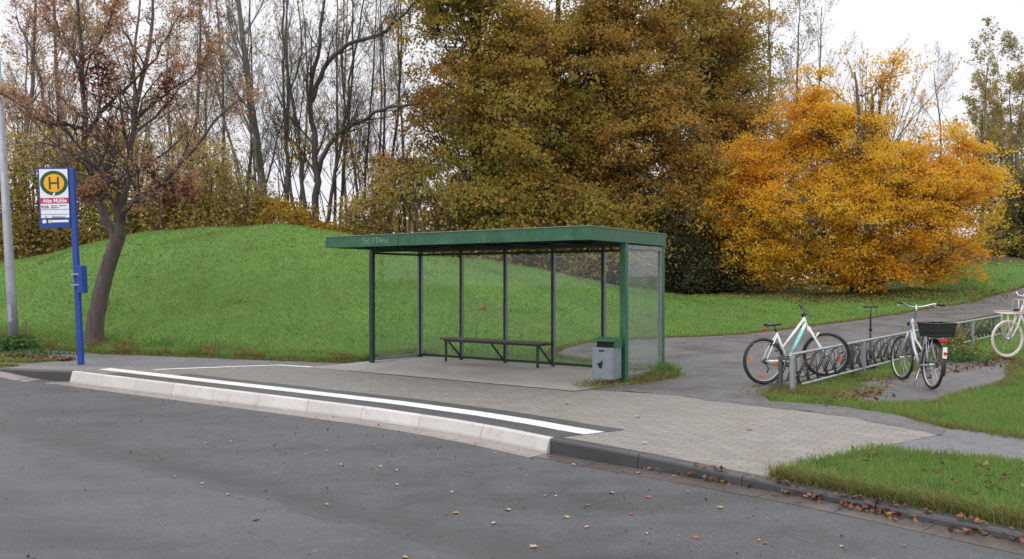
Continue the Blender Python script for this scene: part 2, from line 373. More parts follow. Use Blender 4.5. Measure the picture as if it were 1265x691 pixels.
def text(name, body, size, mat, parent, loc, sx=1.0, bold=0.0, align='CENTER', ext=0.001):
    cu = bpy.data.curves.new('t', 'FONT'); cu.body = body; cu.size = size; cu.align_x = align; cu.align_y = 'CENTER'
    cu.offset = bold; cu.extrude = ext; cu.resolution_u = 3
    o = bpy.data.objects.new('t', cu); C.objects.link(o)
    dg = bpy.context.evaluated_depsgraph_get(); me = bpy.data.meshes.new_from_object(o.evaluated_get(dg))
    bpy.data.objects.remove(o); me.name = name
    me.transform(Matrix.Translation(loc) @ Matrix.Rotation(PI / 2, 4, 'X') @ Matrix.Diagonal((sx, 1, 1, 1)))
    me.materials.clear(); me.materials.append(mat)
    return link(bpy.data.objects.new(name, me), parent)

def tubes_np(P, R, S):
    """P (N,K,3) R (N,K) -> verts, quads"""
    Nn, K, _ = P.shape
    T = np.gradient(P, axis=1); T /= np.linalg.norm(T, axis=2, keepdims=True) + 1e-9
    mz = np.abs(T[:, :, 2]).mean(1); ref = np.where((mz > 0.75)[:, None], np.array([1.0, 0, 0]), np.array([0, 0, 1.0]))
    U = np.cross(T, ref[:, None, :]); U /= np.linalg.norm(U, axis=2, keepdims=True) + 1e-9
    W = np.cross(T, U)
    a = np.arange(S) * 2 * PI / S
    ring = U[:, :, None, :] * np.cos(a)[None, None, :, None] + W[:, :, None, :] * np.sin(a)[None, None, :, None]
    V = P[:, :, None, :] + ring * R[:, :, None, None]
    idx = np.arange(Nn * K * S).reshape(Nn, K, S)
    A = idx[:, :-1, :]; B = np.roll(A, -1, axis=2); D = idx[:, 1:, :]; E = np.roll(D, -1, axis=2)
    Q = np.stack([A, B, E, D], -1).reshape(-1, 4)
    return V.reshape(-1, 3), Q
class Acc:
    def __init__(s): s.V = []; s.Q = []; s.n = 0
    def add(s, V, Q): s.V.append(V); s.Q.append(Q + s.n); s.n += len(V)
    def tubes(s, P, R, S): s.add(*tubes_np(P, R, S))
    def build(s, name, mat, parent=None, smooth=True):
        if not s.V: return None
        return npmesh(name, np.concatenate(s.V), np.concatenate(s.Q), mat, parent, smooth)

# ------------------------------------------------------------------ terrain
CP = np.array([
 # foot lines and level ground
 (-14, 18.6, 0), (-9, 17, 0.02), (-5.8, 16.5, 0.02), (-3.1, 15.5, 0), (-1.9, 17, 0.02), (.7, 15, 0), (2.5, 14, 0), (4.2, 11.8, .02), (5, 9, .0), (3.5, 7, 0),
 (6.2, 12.5, .03), (2.2, 11, 0), (0, 10, 0), (-7, 15, 0), (0, 6, 0), (9.5, 15.2, .16), (7, 5, 0), (10, 9, .05), (12, 19, .15), (-20, 20, 0), (-5, 13, 0), (-12, 15.5, 0),
 (-22, 14, 0), (14, 12, .15), (4, 2, 0), (10, 2, 0), (-10, 8, 0), (-20, 8, 0), (-3, 3, 0),
 (3.3, 18, .03), (4.3, 21.8, .05), (2, 20.5, .12), (9, 24, .15), (13, 25.4, .25), (15, 28.5, .42), (18.3, 28.7, .62), (21.5, 34, 1.1), (16.8, 30.5, .6),
 # left mound
 (-19.2, 30, 2.2), (-15.6, 28.5, 2.75), (-12.3, 27, 3.15), (-7.7, 26.5, 3.32), (-5.6, 26.5, 2.98), (-3.7, 27, 2.55), (-.4, 29.5, 2.15), (2.2, 32, 1.72), (3.75, 33, 1.42),
 (-8.5, 21.5, 1.75), (-4, 21, 1.15), (-12.5, 22.3, 1.45), (-17, 24, 1.1), (-.5, 21.5, .75), (2, 25, .75), (6, 28, .62),
 (7.5, 34, .93), (12.6, 34, .88), (17, 36, 1.07), (24, 42, 3.0), (26.8, 42, 2.6), (20.5, 39, 1.8), (32, 44, 2.6), (24, 36, 1.7), (28, 34, 1.4), (30, 24, .6),
 # behind
 (-20, 38, 2.0), (-8, 36, 1.7), (0, 38, 1.3), (8, 42, .7), (15, 46, .8), (30, 55, 2.0), (-30, 34, 1.6), (-32, 50, 1.5), (0, 55, 1.0), (15, 60, 1), (-15, 60, 1.5), (45, 45, 2.2), (45, 65, 1.5), (-45, 65, 1)], float)
def _tps(r): return np.where(r > 1e-9, r * r * np.log(r + 1e-12), 0.0)
_n = len(CP); _K = _tps(np.linalg.norm(CP[:, None, :2] - CP[None, :, :2], axis=2)) + np.eye(_n) * 0.6
_P = np.hstack([np.ones((_n, 1)), CP[:, :2]])
_A = np.block([[_K, _P], [_P.T, np.zeros((3, 3))]])
_w = np.linalg.solve(_A, np.concatenate([CP[:, 2], np.zeros(3)]))
def ss(a, b, x): t = np.clip((x - a) / (b - a), 0, 1); return t * t * (3 - 2 * t)
# kerb line (outer top edge), from left to right
KERB = np.array([(-24, 21.2), (-16, 17.6), (-11, 15.2), (-9.3, 14.4), (-8.4, 14.08), (-7.65, 13.96), (-5.5, 12.5), (-3.2, 10.95), (-1.7, 9.92), (-.67, 9.1), (-.1, 8.57), (.385, 8.05), (1.25, 7.20), (1.99, 6.36), (2.6, 5.70), (3.2, 5.03), (4.2, 3.9), (7.2, .5), (16, -9.5)], float)
def seg_dist(x, y, poly, closed=False):
    best = np.full(np.shape(x), 1e9); side = np.zeros(np.shape(x))
    n = len(poly)
    for i in range(n if closed else n - 1):
        a = poly[i]; b = poly[(i + 1) % n]; d = b - a; l2 = d @ d
        t = np.clip(((x - a[0]) * d[0] + (y - a[1]) * d[1]) / l2, 0, 1)
        dx = x - a[0] - t * d[0]; dy = y - a[1] - t * d[1]; dd = np.hypot(dx, dy)
        cr = d[0] * (y - a[1]) - d[1] * (x - a[0])
        m = dd < best; best = np.where(m, dd, best); side = np.where(m, np.sign(cr), side)
    return best, side
def H0(x, y):
    x = np.asarray(x, float); y = np.asarray(y, float); sh = x.shape; x = x.ravel(); y = y.ravel()
    out = np.zeros_like(x)
    for s in range(0, len(x), 20000):
        r = np.hypot(x[s:s + 20000, None] - CP[None, :, 0], y[s:s + 20000, None] - CP[None, :, 1])
        out[s:s + 20000] = _tps(r) @ _w[:_n] + _w[_n] + _w[_n + 1] * x[s:s + 20000] + _w[_n + 2] * y[s:s + 20000]
    # flat in front of the foot line
    foot = np.interp(x, [-40, -14, -9, -5.8, -3.1, -1.8, .7, 2.6, 3.6, 5, 8, 12, 16, 24], [24, 18.7, 17.1, 16.3, 15.4, 16.6, 14.9, 13.8, 14.5, 13.5, 14.2, 17, 20, 22])
    out *= ss(-1.5, 2.8, y - foot) if True else 1
    out += .05 * ss(.2, 1.0, out) * (np.sin(x * .9 + 1.3 * np.sin(y * .5)) + np.sin(y * 1.3 + x * .4) + .6 * np.sin(x * 2.3 - y * 1.1)) * (y < 45)
    out += 0.12 * ss(9, 11, x) * (y < foot + 2) * ss(10, 15, y) * (1 - ss(-1.5, 2.8, y - foot))
    far = ss(50, 80, np.hypot(x, y)); out = out * (1 - far) + 1.0 * far
    return np.maximum(out, 0).reshape(sh)
Ax, Ay = -7.65, 13.96; KD = np.array([.804, -.595])
def zroad(x, y):
    s = (np.asarray(x, float) - Ax) * KD[0] + (np.asarray(y, float) - Ay) * KD[1]
    return -.185 + .045 * ss(0, 9, s) + .15 * ss(0.0, 1.7, -s) + .085 * ss(10.2, 13.0, s)
def H(x, y):
    x = np.asarray(x, float); y = np.asarray(y, float)
    d, sd = seg_dist(x, y, KERB); sg = d * sd
    return H0(x, y) - .02 - .5 * (1 - ss(.36, .62, sg))      # kept well below the road and the kerb
def h1(x, y): return float(H0(np.array([x]), np.array([y]))[0])
def W(u, Y):      # world X of a point seen in column u of the photograph at depth Y
    return (u - 632.5) / F * Y

def grid_axis(parts):
    out = []
    for a, b, st in parts: out += list(np.arange(a, b - 1e-6, st))
    out.append(parts[-1][1]); return np.array(out)
gx = grid_axis([(-400, -60, 20), (-60, -24, 1.5), (-24, 28, 0.28), (28, 60, 1.5), (60, 400, 20)])
gy = grid_axis([(-30, 3, 3), (3, 46, 0.28), (46, 80, 2), (80, 500, 20)])
GX, GY = np.meshgrid(gx, gy)
GZ = H(GX, GY)
GZ = GZ + ((rng.random(GZ.shape) - .5) * .05) * ((GY > 17) & (GY < 45) & (GZ > .1))
nx, ny = len(gx), len(gy); idx = np.arange(nx * ny).reshape(ny, nx)
Q = np.stack([idx[:-1, :-1], idx[:-1, 1:], idx[1:, 1:], idx[1:, :-1]], -1).reshape(-1, 4)
tag(npmesh('ground', np.stack([GX, GY, GZ], -1).reshape(-1, 3), Q, MAT['ground'], None, True), kind='structure')

# ------------------------------------------------------------------ sheets (roads, paving)
def pip(x, y, poly):
    x = np.asarray(x); y = np.asarray(y); c = np.zeros(x.shape, bool); n = len(poly)
    for i in range(n):
        x0, y0 = poly[i]; x1, y1 = poly[(i + 1) % n]
        if y0 == y1: continue
        c ^= ((y0 > y) != (y1 > y)) & (x < (x1 - x0) * (y - y0) / (y1 - y0) + x0)
    return c
def densify(poly, step, jit=0.0, keep=()):
    out = []; n = len(poly)
    for i in range(n):
        a = np.array(poly[i], float); b = np.array(poly[(i + 1) % n], float); d = np.linalg.norm(b - a); k = max(1, int(d / step))
        for j in range(k):
            p = a + (b - a) * j / k
            if jit and i not in keep: p = p + (rng.random(2) - .5) * 2 * jit
            out.append(p)
    return out
def sheet(name, poly, mat, dz, zf=None, step=0.35, jit=0.0, inner=0.5, keep=()):
    P = densify(poly, step, jit, keep); pa = np.array(P)
    x0, y0 = pa.min(0); x1, y1 = pa.max(0)
    X, Y = np.meshgrid(np.arange(x0, x1, inner), np.arange(y0, y1, inner)); X = X.ravel(); Y = Y.ravel()
    m = pip(X, Y, pa); d, _ = seg_dist(X, Y, pa, True); m &= d > inner * .35
    pts = [Vector(p) for p in P] + [Vector((a, b)) for a, b in zip(X[m], Y[m])]
    r = delaunay_2d_cdt(pts, [], [list(range(len(P)))], 1, 1e-5)
    v = np.array([tuple(p) for p in r[0]]); zz = (zf or H0)(v[:, 0], v[:, 1]) + dz
    o = npmesh(name, np.column_stack([v, zz]), np.array(r[2]), mat, None, False)
    return tag(o, kind='structure')
def offset(poly, o):      # o > 0 towards the road
    P = np.array(poly, float); T = np.gradient(P, axis=0)
    T = np.zeros_like(P); T[0] = P[1] - P[0]; T[-1] = P[-1] - P[-2]
    for i in range(1, len(P) - 1):
        a = P[i] - P[i - 1]; b = P[i + 1] - P[i]; T[i] = a / np.linalg.norm(a) + b / np.linalg.norm(b)
    T /= np.linalg.norm(T, axis=1, keepdims=True)
    return P + np.column_stack([T[:, 1], -T[:, 0]]) * o

ko = offset(KERB, .03)
road_poly = [tuple(p) for p in ko] + [(16, -20), (-60, -20), (-60, 36)]
sheet('road', road_poly, MAT['road'], 0.0, zroad, step=0.4, inner=0.5)
# gutter: stones between kerb and asphalt
def resample(P, step):
    P = np.array(P); d = np.concatenate([[0], np.cumsum(np.linalg.norm(np.diff(P, axis=0), axis=1))])
    s = np.arange(0, d[-1], step); return np.column_stack([np.interp(s, d, P[:, 0]), np.interp(s, d, P[:, 1])])
def arc_of(P, q):
    P = np.array(P); best = (1e9, 0); acc = 0
    for i in range(len(P) - 1):
        a, b = P[i], P[i + 1]; d = b - a; l = np.linalg.norm(d); t = min(1, max(0, ((q - a) @ d) / (l * l))); e = np.linalg.norm(a + d * t - q)
        if e < best[0]: best = (e, acc + t * l)
        acc += l
    return best[1]
def sub(P, s0, s1, step=.25):
    P = np.array(P); d = np.concatenate([[0], np.cumsum(np.linalg.norm(np.diff(P, axis=0), axis=1))])
    n = max(2, int(round((s1 - s0) / step)) + 1); s = np.linspace(s0, s1, n)
    return np.column_stack([np.interp(s, d, P[:, 0]), np.interp(s, d, P[:, 1])])
def strip_profile(mb, path, prof):
    """sweep a cross-section [(offset, zfun)] along path; closes the ends"""
    cols = [];
    for o, zf in prof:
        q = offset(path, o); cols.append([(p[0], p[1], zf(p[0], p[1])) for p in q])
    n = len(path); k = len(cols); vs = [v for c in cols for v in c]; fs = []
    for a in range(k - 1):
        for i in range(n - 1): fs.append((a * n + i, (a + 1) * n + i, (a + 1) * n + i + 1, a * n + i + 1))
    fs.append(tuple(a * n for a in range(k))[::-1]); fs.append(tuple(a * n + n - 1 for a in range(k)))
    mb.add(vs, fs)
zr = lambda x, y: float(zroad(x, y))
sA = arc_of(KERB, np.array([-7.65, 13.96])); sB = arc_of(KERB, np.array([.385, 8.05])); sE = arc_of(KERB, np.array([9., -1.5])); sS = arc_of(KERB, np.array([-15., 17.]))
mb = MB(); nst = 10; Ls = (sB - sA) / nst
for i in range(nst):
    p = sub(KERB, sA + i * Ls + .0035, sA + (i + 1) * Ls - .0035, .25)
    strip_profile(mb, p, [(-.06, lambda x, y: -.35), (-.06, lambda x, y: .006), (-.004, lambda x, y: .006), (.012, lambda x, y: -.006), (.052, lambda x, y: zr(x, y) + .03), (.058, lambda x, y: zr(x, y) - .05)])
o = mb.build('bus_stop_kerb', MAT['kerbwhite']); tag(o, kind='structure')
mb = MB()
for (a, b) in ((sS, sA), (sB, sE)):
    k = int((b - a) / 1.0); l = (b - a) / k
    for i in range(k):
        p = sub(KERB, a + i * l + .004, a + (i + 1) * l - .004, .2)
        strip_profile(mb, p, [(-.13, lambda x, y: -.35), (-.13, lambda x, y: .006), (-.022, lambda x, y: .006), (-.006, lambda x, y: -.001), (.002, lambda x, y: -.018), (.010, lambda x, y: zr(x, y) - .05)])
o = mb.build('kerb', MAT['kerbdark']); tag(o, kind='structure')
mb = MB(); mb2 = MB(); gl = .6; s = sS
while s < sE:
    p = sub(KERB, s + .003, s + gl - .003, .2)
    w = .28 if s < sB else .21
    strip_profile(mb2 if s > sB - .3 else mb, p, [(.02, lambda x, y: zr(x, y) - .02), (.02, lambda x, y: zr(x, y) + .007), (.04 + w, lambda x, y: zr(x, y) + .005), (.042 + w, lambda x, y: zr(x, y) - .02)])
    s += gl
o = mb.build('gutter', MAT['gutter']); tag(o, kind='structure'); o = mb2.build('gutter', MAT['gutterdark']); tag(o, kind='structure')

kb = offset(KERB, -.10)
iA = 3
back = [tuple(kb[i]) for i in range(3, 14)]
paving_poly = back + [(2.46, 6.90), (3.49, 7.63), (4.41, 8.27), (3.94, 9.35), (2.81, 10.4), (2.22, 11.1), (1.15, 11.62), (-2.83, 14.12), (-3.0, 14.3), (-4.35, 15.0), (-6.12, 14.5), (-7.9, 14.75), (-9.0, 14.9)]
sheet('block_paving', paving_poly, MAT['paving'], .002, step=.5, inner=1.0)
foot_poly = [(-16, 17.85), (-11, 15.45), (-9.3, 14.75), (-9.0, 14.85), (-7.9, 14.7), (-6.12, 14.45), (-4.35, 14.95), (-3.0, 14.25), (-2.8, 14.2), (-3.05, 15.35), (-4.3, 15.75), (-5.79, 16.25), (-8.79, 17.15), (-14, 19.2), (-18, 21), (-18, 20), (-13, 17.9), (-9.9, 16.55), (-8.75, 15.95), (-9.3, 15.4), (-11, 15.9), (-16, 18.3)]
sheet('footpath', foot_poly, MAT['path'], -.002, step=.25, jit=.05, inner=.5)
path2 = [(3.40, 7.60), (4.6, 6.80), (6.4, 5.35), (10, 2.6), (13, .3), (15, 2.2), (11, 4.1), (7, 6.75), (5.2, 7.95), (4.75, 8.7), (4.38, 8.3)]
sheet('side_path', path2, MAT['path'], -.001, step=.25, jit=.03, inner=.5)
yard = [(1.2, 11.65), (2.22, 11.07), (2.81, 10.37), (3.94, 9.32), (4.40, 8.25), (4.72, 8.6), (4.5, 9.5), (4.0, 10.25), (3.45, 10.55), (3.45, 11.0), (3.9, 11.5), (4.6, 12.4), (5.3, 13.1), (7.3, 15.4), (9.8, 18.1), (12.6, 21.5), (14.0, 25.0), (18.3, 28.4), (26, 33), (40, 40),
        (42, 45), (27, 37.5), (21, 34.2), (16.8, 30.6), (14.0, 28.6), (11, 26.0), (8, 23.6), (6.5, 22.6), (4.35, 21.6), (2.3, 20.2), (1.2, 18.2), (.8, 16.9), (1.3, 15.9), (2.75, 14.3), (2.60, 13.5), (1.75, 12.3)]
sheet('gravel_path', yard, MAT['yard'], .004, step=.25, jit=.07, inner=.6)
pad = [(4.55, 10.25), (5.4, 10.2), (6.0, 10.9), (7.2, 11.95), (8.05, 12.85), (8.9, 14.3), (9.7, 15.2), (9.4, 15.5), (8.16, 15.0), (6.3, 13.3), (5.25, 12.35), (4.8, 11.75), (4.45, 11.1)]
sheet('parking_pad', pad, MAT['yard'], .003, step=.2, jit=.05, inner=.5)

vb = [tuple(p) for p in sub(offset(KERB, -.13), arc_of(offset(KERB, -.13), np.array([1.9, 6.2])), arc_of(offset(KERB, -.13), np.array([14., -7.0])), .6)]
verge = vb + [(17, -5), (13, .3), (10, 2.6), (6.4, 5.35), (4.7, 7.0), (3.45, 7.75), (2.40, 6.95), (2.16, 6.66)]
sheet('grass_verge', verge, MAT['ground'], -.006, step=.4, inner=.6)
vl = [tuple(p) for p in sub(offset(KERB, -.13), .5, arc_of(offset(KERB, -.13), np.array([-9.3, 14.5])), .6)]
sheet('grass_verge', vl + [(-9.2, 15.6), (-11, 16.6), (-16, 19.2), (-24, 23.5)], MAT['ground'], -.006, step=.4, inner=.6)

# shelter frame of reference
SH_O = Vector((-1.89, 16.5, 0)); SH_A = math.atan2(-.5635, .826)
SHM = Matrix.Translation(SH_O) @ Matrix.Rotation(SH_A, 4, 'Z')
def sh2w(x, y): p = SHM @ Vector((x, y, 0)); return (p.x, p.y)
slab = [sh2w(-.35, -2.62), sh2w(5.15, -2.62), sh2w(5.45, -1.45), sh2w(5.45, .12), sh2w(-.1, .12), sh2w(-.25, -1.5)]
sheet('shelter_slab', slab, MAT['slab'], .012, step=.5, inner=1.0)

# tactile strips along the kerb
def strip(name, s0, s1, o0, o1, mat, z, end=None):
    p = sub(KERB, s0, s1, .25); a = offset(p, -o0); b = offset(p, -o1)
    if end is not None: a[-1] += KD * end[0]; b[-1] += KD * end[1]
    n = len(p); V = [(x, y, z) for x, y in a] + [(x, y, z) for x, y in b]
    Fq = np.array([(i, i + 1, n + i + 1, n + i) for i in range(n - 1)])
    return tag(npmesh(name, V, Fq, mat), kind='structure')
strip('dark_tactile_strip', sA + .9, sB, .062, .37, MAT['stripedark'], .0065, (0.0, .10))
strip('white_tactile_strip', sA + .10, sB, .38, .63, MAT['stripewhite'], .0070, (.10, .16))
strip('dark_tactile_strip', sA + 2.0, sB, .64, .88, MAT['stripedark'], .0065, (.17, .22))
# pale paving bands around the stop area
def band(pts, w, z=.0085):
    p = np.array(pts, float); a = offset(p, w / 2); b = offset(p, -w / 2); n = len(p)
    V = [(x, y, z) for x, y in a] + [(x, y, z) for x, y in b]
    return tag(npmesh('white_paving_band', V, np.array([(i, i + 1, n + i + 1, n + i) for i in range(n - 1)]), MAT['stripewhite']), kind='structure')
band([(-6.3, 14.08), (-6.1, 14.26), (-4.35, 14.93), (-3.6, 14.55), (-2.83, 14.02)], .13)

# ------------------------------------------------------------------ bus shelter
def make_shelter():
    t = empty('bus_shelter', SH_O, (0, 0, SH_A))
    tag(t, 'green flat roofed bus shelter with glass walls standing on a concrete slab', 'bus shelter')
    LX = 5.33; D = 1.40; TH = 2.17; fr = -2.60
    mb = MB(); z0, z1 = 2.165, 2.355; x0, x1, y0, y1 = 0.02, LX + .06, fr, .06
    mb.box(x0, x1, y0, y0 + .05, z0, z1); mb.box(x0, x1, y1 - .05, y1, z0, z1)
    mb.box(x0, x0 + .05, y0 + .05, y1 - .05, z0, z1); mb.box(x1 - .05, x1, y0 + .05, y1 - .05, z0, z1)
    mb.build('roof_fascia', MAT['green'], t)
    MB().box(x0 - .012, x1 + .012, y0 - .012, y1 + .012, z1 + .001, z1 + .012).build('roof_edge_trim', MAT['alu'], t)
    mb = MB(); mb.box(x0 + .05, x1 - .05, y0 + .05, y1 - .05, z1 - .09, z1 - .04)
    for x in np.linspace(.5, LX - .5, 6): mb.box(x - .03, x + .03, y0 + .05, y1 - .05, z0 + .04, z1 - .09)
    mb.build('roof_soffit', MAT['soffit'], t)
    for x in (1.76, 3.50):
        MB().box(x - .003, x + .003, y0 - .003, y0 + .02, z0 + .004, z1 - .004).build('panel_joint', MAT['soffit'], t)
    for x in np.arange(.12, LX, .44): MB().disc((x, y0 - .003, z0 + .03), .008, n=8, th=.006).build('rivet', MAT['alu'], t)
    # graffiti scratched on the front fascia
    g = MB(); gx0 = .95; gz = 2.265; k = .052; gy = y0 - .004
    letters = [[(1, 1.7), (.3, 2), (0, 1.5), (.9, .9), (.7, .1), (0, .2)], [(.1, .7), (.9, .8), (.6, 1.3), (.1, 1), (.1, .3), (.9, .1)], [(0, 1.9), (.05, .1), (.9, .2)],
               [(.5, 1.9), (0, 1), (.4, .1), (.9, .9), (.5, 1.9)], [(0, 1.8), (1, 2)], [(.5, 1.9), (.5, 0)], [(0, 1.9), (0, .1)], [(0, 1), (.8, 1)], [(.8, 1.9), (.8, .1)],
               [(0, .1), (.2, 1.4), (.5, .6), (.8, 1.5), (1, .1)], [(.5, 1.2), (.1, .6), (.5, .1), (.9, .7), (.5, 1.2)]]
    offs = [0, 1.25, 2.5, 3.7, 5.0, 5.0, 6.4, 6.4, 6.4, 7.6, 9.0]
    for l, ox in zip(letters, offs): g.tube([(gx0 + (ox + a) * k * 1.15, gy, gz - k + b * k) for a, b in l], .0045, 4)
    g.build('scratched_graffiti', MAT['scrawl'], t)
    def post(x, y, w, d, m, nm='post', h=TH): return MB().box(x - w / 2, x + w / 2, y - d / 2, y + d / 2, 0.01, h, bev=.006).build(nm, m, t)
    post(0, -D, .085, .085, MAT['darkgreen']); post(0, 0, .085, .085, MAT['darkpost'])
    xs = [0, 1.07, 2.13, 3.196, 4.23, LX]
    for x in xs[1:-1]: post(x, 0, .055, .06, MAT['darkpost'])
    post(LX, 0, .09, .09, MAT['green']); post(LX, -D, .10, .10, MAT['green'])
    mb = MB()      # pale aluminium glazing beads beside the posts
    for x in xs[1:-1]: mb.box(x + .028, x + .042, -.03, .03, .07, TH - .08)
    mb.box(.043, .058, -.03, .03, .07, TH - .08); mb.box(-.02, .02, -.062, -.048, .07, TH - .08)
    mb.build('glazing_bead', MAT['alu'], t)
    # rails
    mb = MB(); mb.box(.043, LX - .045, -.025, .025, .045, .085); mb.build('bottom_rail', MAT['darkpost'], t)
    mb = MB(); mb.box(.043, LX - .045, -.025, .025, TH - .085, TH - .045); mb.build('top_rail', MAT['darkpost'], t)
    MB().box(-.025, .025, -D + .043, -.043, .045, .085).build('bottom_rail', MAT['alu'], t)
    MB().box(-.025, .025, -D + .043, -.043, TH - .085, TH - .045).build('top_rail', MAT['darkpost'], t)
    MB().box(-.02, LX, -D - .03, -D + .03, TH - .05, TH - .004).build('front_beam', MAT['soffit'], t)
    for i in range(5):
        a, b = xs[i] + (.06 if i == 0 else .044), xs[i + 1] - .03
        if i == 4: b = LX - .047
        p = MB().box(a, b, -.004, .004, .087, TH - .087).build('glass_pane', MAT['glass'], t)
        if i == 3:
            MB().box(a + .04, a + .24, -.009, -.0045, 2.00, 2.025).build('white_sticker', MAT['sticker'], p)
            MB().box(a + .04, a + .24, -.009, -.0045, 1.70, 1.72).build('white_sticker', MAT['sticker'], p)
    MB().box(-.004, .004, -D + .045, -.063, .087, TH - .087).build('glass_pane', MAT['glass'], t)
    # right side: framed pane, milkier than the others
    mb = MB(); a, b = -D + .052, -.047
    mb.box(LX - .02, LX + .035, a, a + .045, .06, TH - .03); mb.box(LX - .02, LX + .035, b - .045, b, .06, TH - .03)
    mb.box(LX - .02, LX + .035, a + .045, b - .045, TH - .09, TH - .03); mb.box(LX - .02, LX + .035, a + .045, b - .045, .06, .12)
    mb.build('pane_frame', MAT['alu'], t)
    MB().box(LX, LX + .008, a + .045, b - .045, .12, TH - .09).build('side_glass_pane', MAT['glassmilky'], t)
make_shelter()

def make_bench():
    t = empty('shelter_bench', SHM @ Vector((2.1, -.35, 0.012)), (0, 0, SH_A))
    tag(t, 'long wooden plank bench on thin dark steel legs inside the shelter', 'bench')
    MB().box(-1.18, 1.14, -.15, -.005, .425, .462, bev=.006).build('seat_plank', MAT['wood'], t)
    MB().box(-1.18, 1.14, .005, .15, .425, .462, bev=.006).build('seat_plank', MAT['wood'], t)
    for x in (-1.08, 1.03): MB().box(x - .02, x + .02, -.09, -.05, 0, .385, bev=.004).build('leg', MAT['darkgreen'], t)
    MB().box(-1.12, 1.08, -.10, -.04, .386, .424).build('seat_rail', MAT['darkgreen'], t)
    for x in (-1.02, 0.0, 1.06):
        MB().tube([(x, -.06, .385), (x + .02, .29, .07)], .018, 6).build('brace', MAT['darkgreen'], t)
        MB().box(x - .02, x + .02, -.04, .31, .388, .422).build('bracket', MAT['darkgreen'], t)
make_bench()

def make_bin():
    cx, cy = sh2w(5.19, -1.70)
    t = empty('litter_bin', (cx, cy, .0), (0, 0, SH_A))
    tag(t, 'grey metal litter bin with dark green hood fixed to the shelter post', 'litter bin')
    w, d = .178, .14
    body = MB().box(-w, w, -d, d, .10, .575, bev=.008).build('bin_body', MAT['bin'], t)
    MB().box(-.06, .03, -d - .004, -d + .01, .515, .538).build('slot', MAT['binhole'], body)
    MB().add([(-.09, -d - .003, .33), (-.03, -d - .003, .355), (.005, -d - .003, .385), (.0, -d - .003, .30), (-.02, -d - .003, .255), (-.06, -d - .003, .275)], [(0, 1, 2, 3, 4, 5)]).build('torn_hole', MAT['binhole'], body)
    mb = MB(); mb.box(-w + .07, w - .01, -d + .02, d - .01, .578, .66); mb.build('gap_shade', MAT['binhole'], t)  # black block painted as the shade in the open gap under the hood
    mb = MB()
    mb.add([(-w - .02, -d - .02, .668), (w + .01, -d - .02, .668), (w + .01, d, .680), (-w - .02, d, .680), (-w - .02, -d - .02, .69), (w + .01, -d - .02, .69), (w + .01, d, .715), (-w - .02, d, .715)],
           [(3, 2, 1, 0), (4, 5, 6, 7), (0, 1, 5, 4), (1, 2, 6, 5), (2, 3, 7, 6), (3, 0, 4, 7)])
    mb.build('hood', MAT['green'], t)
    MB().box(w - .012, w + .012, -d + .03, d, .575, .668).build('hood_bracket', MAT['green'], t)
    MB().box(-.03, .03, d, .30, .45, .50).build('mounting_bracket', MAT['darkgreen'], t)
make_bin()

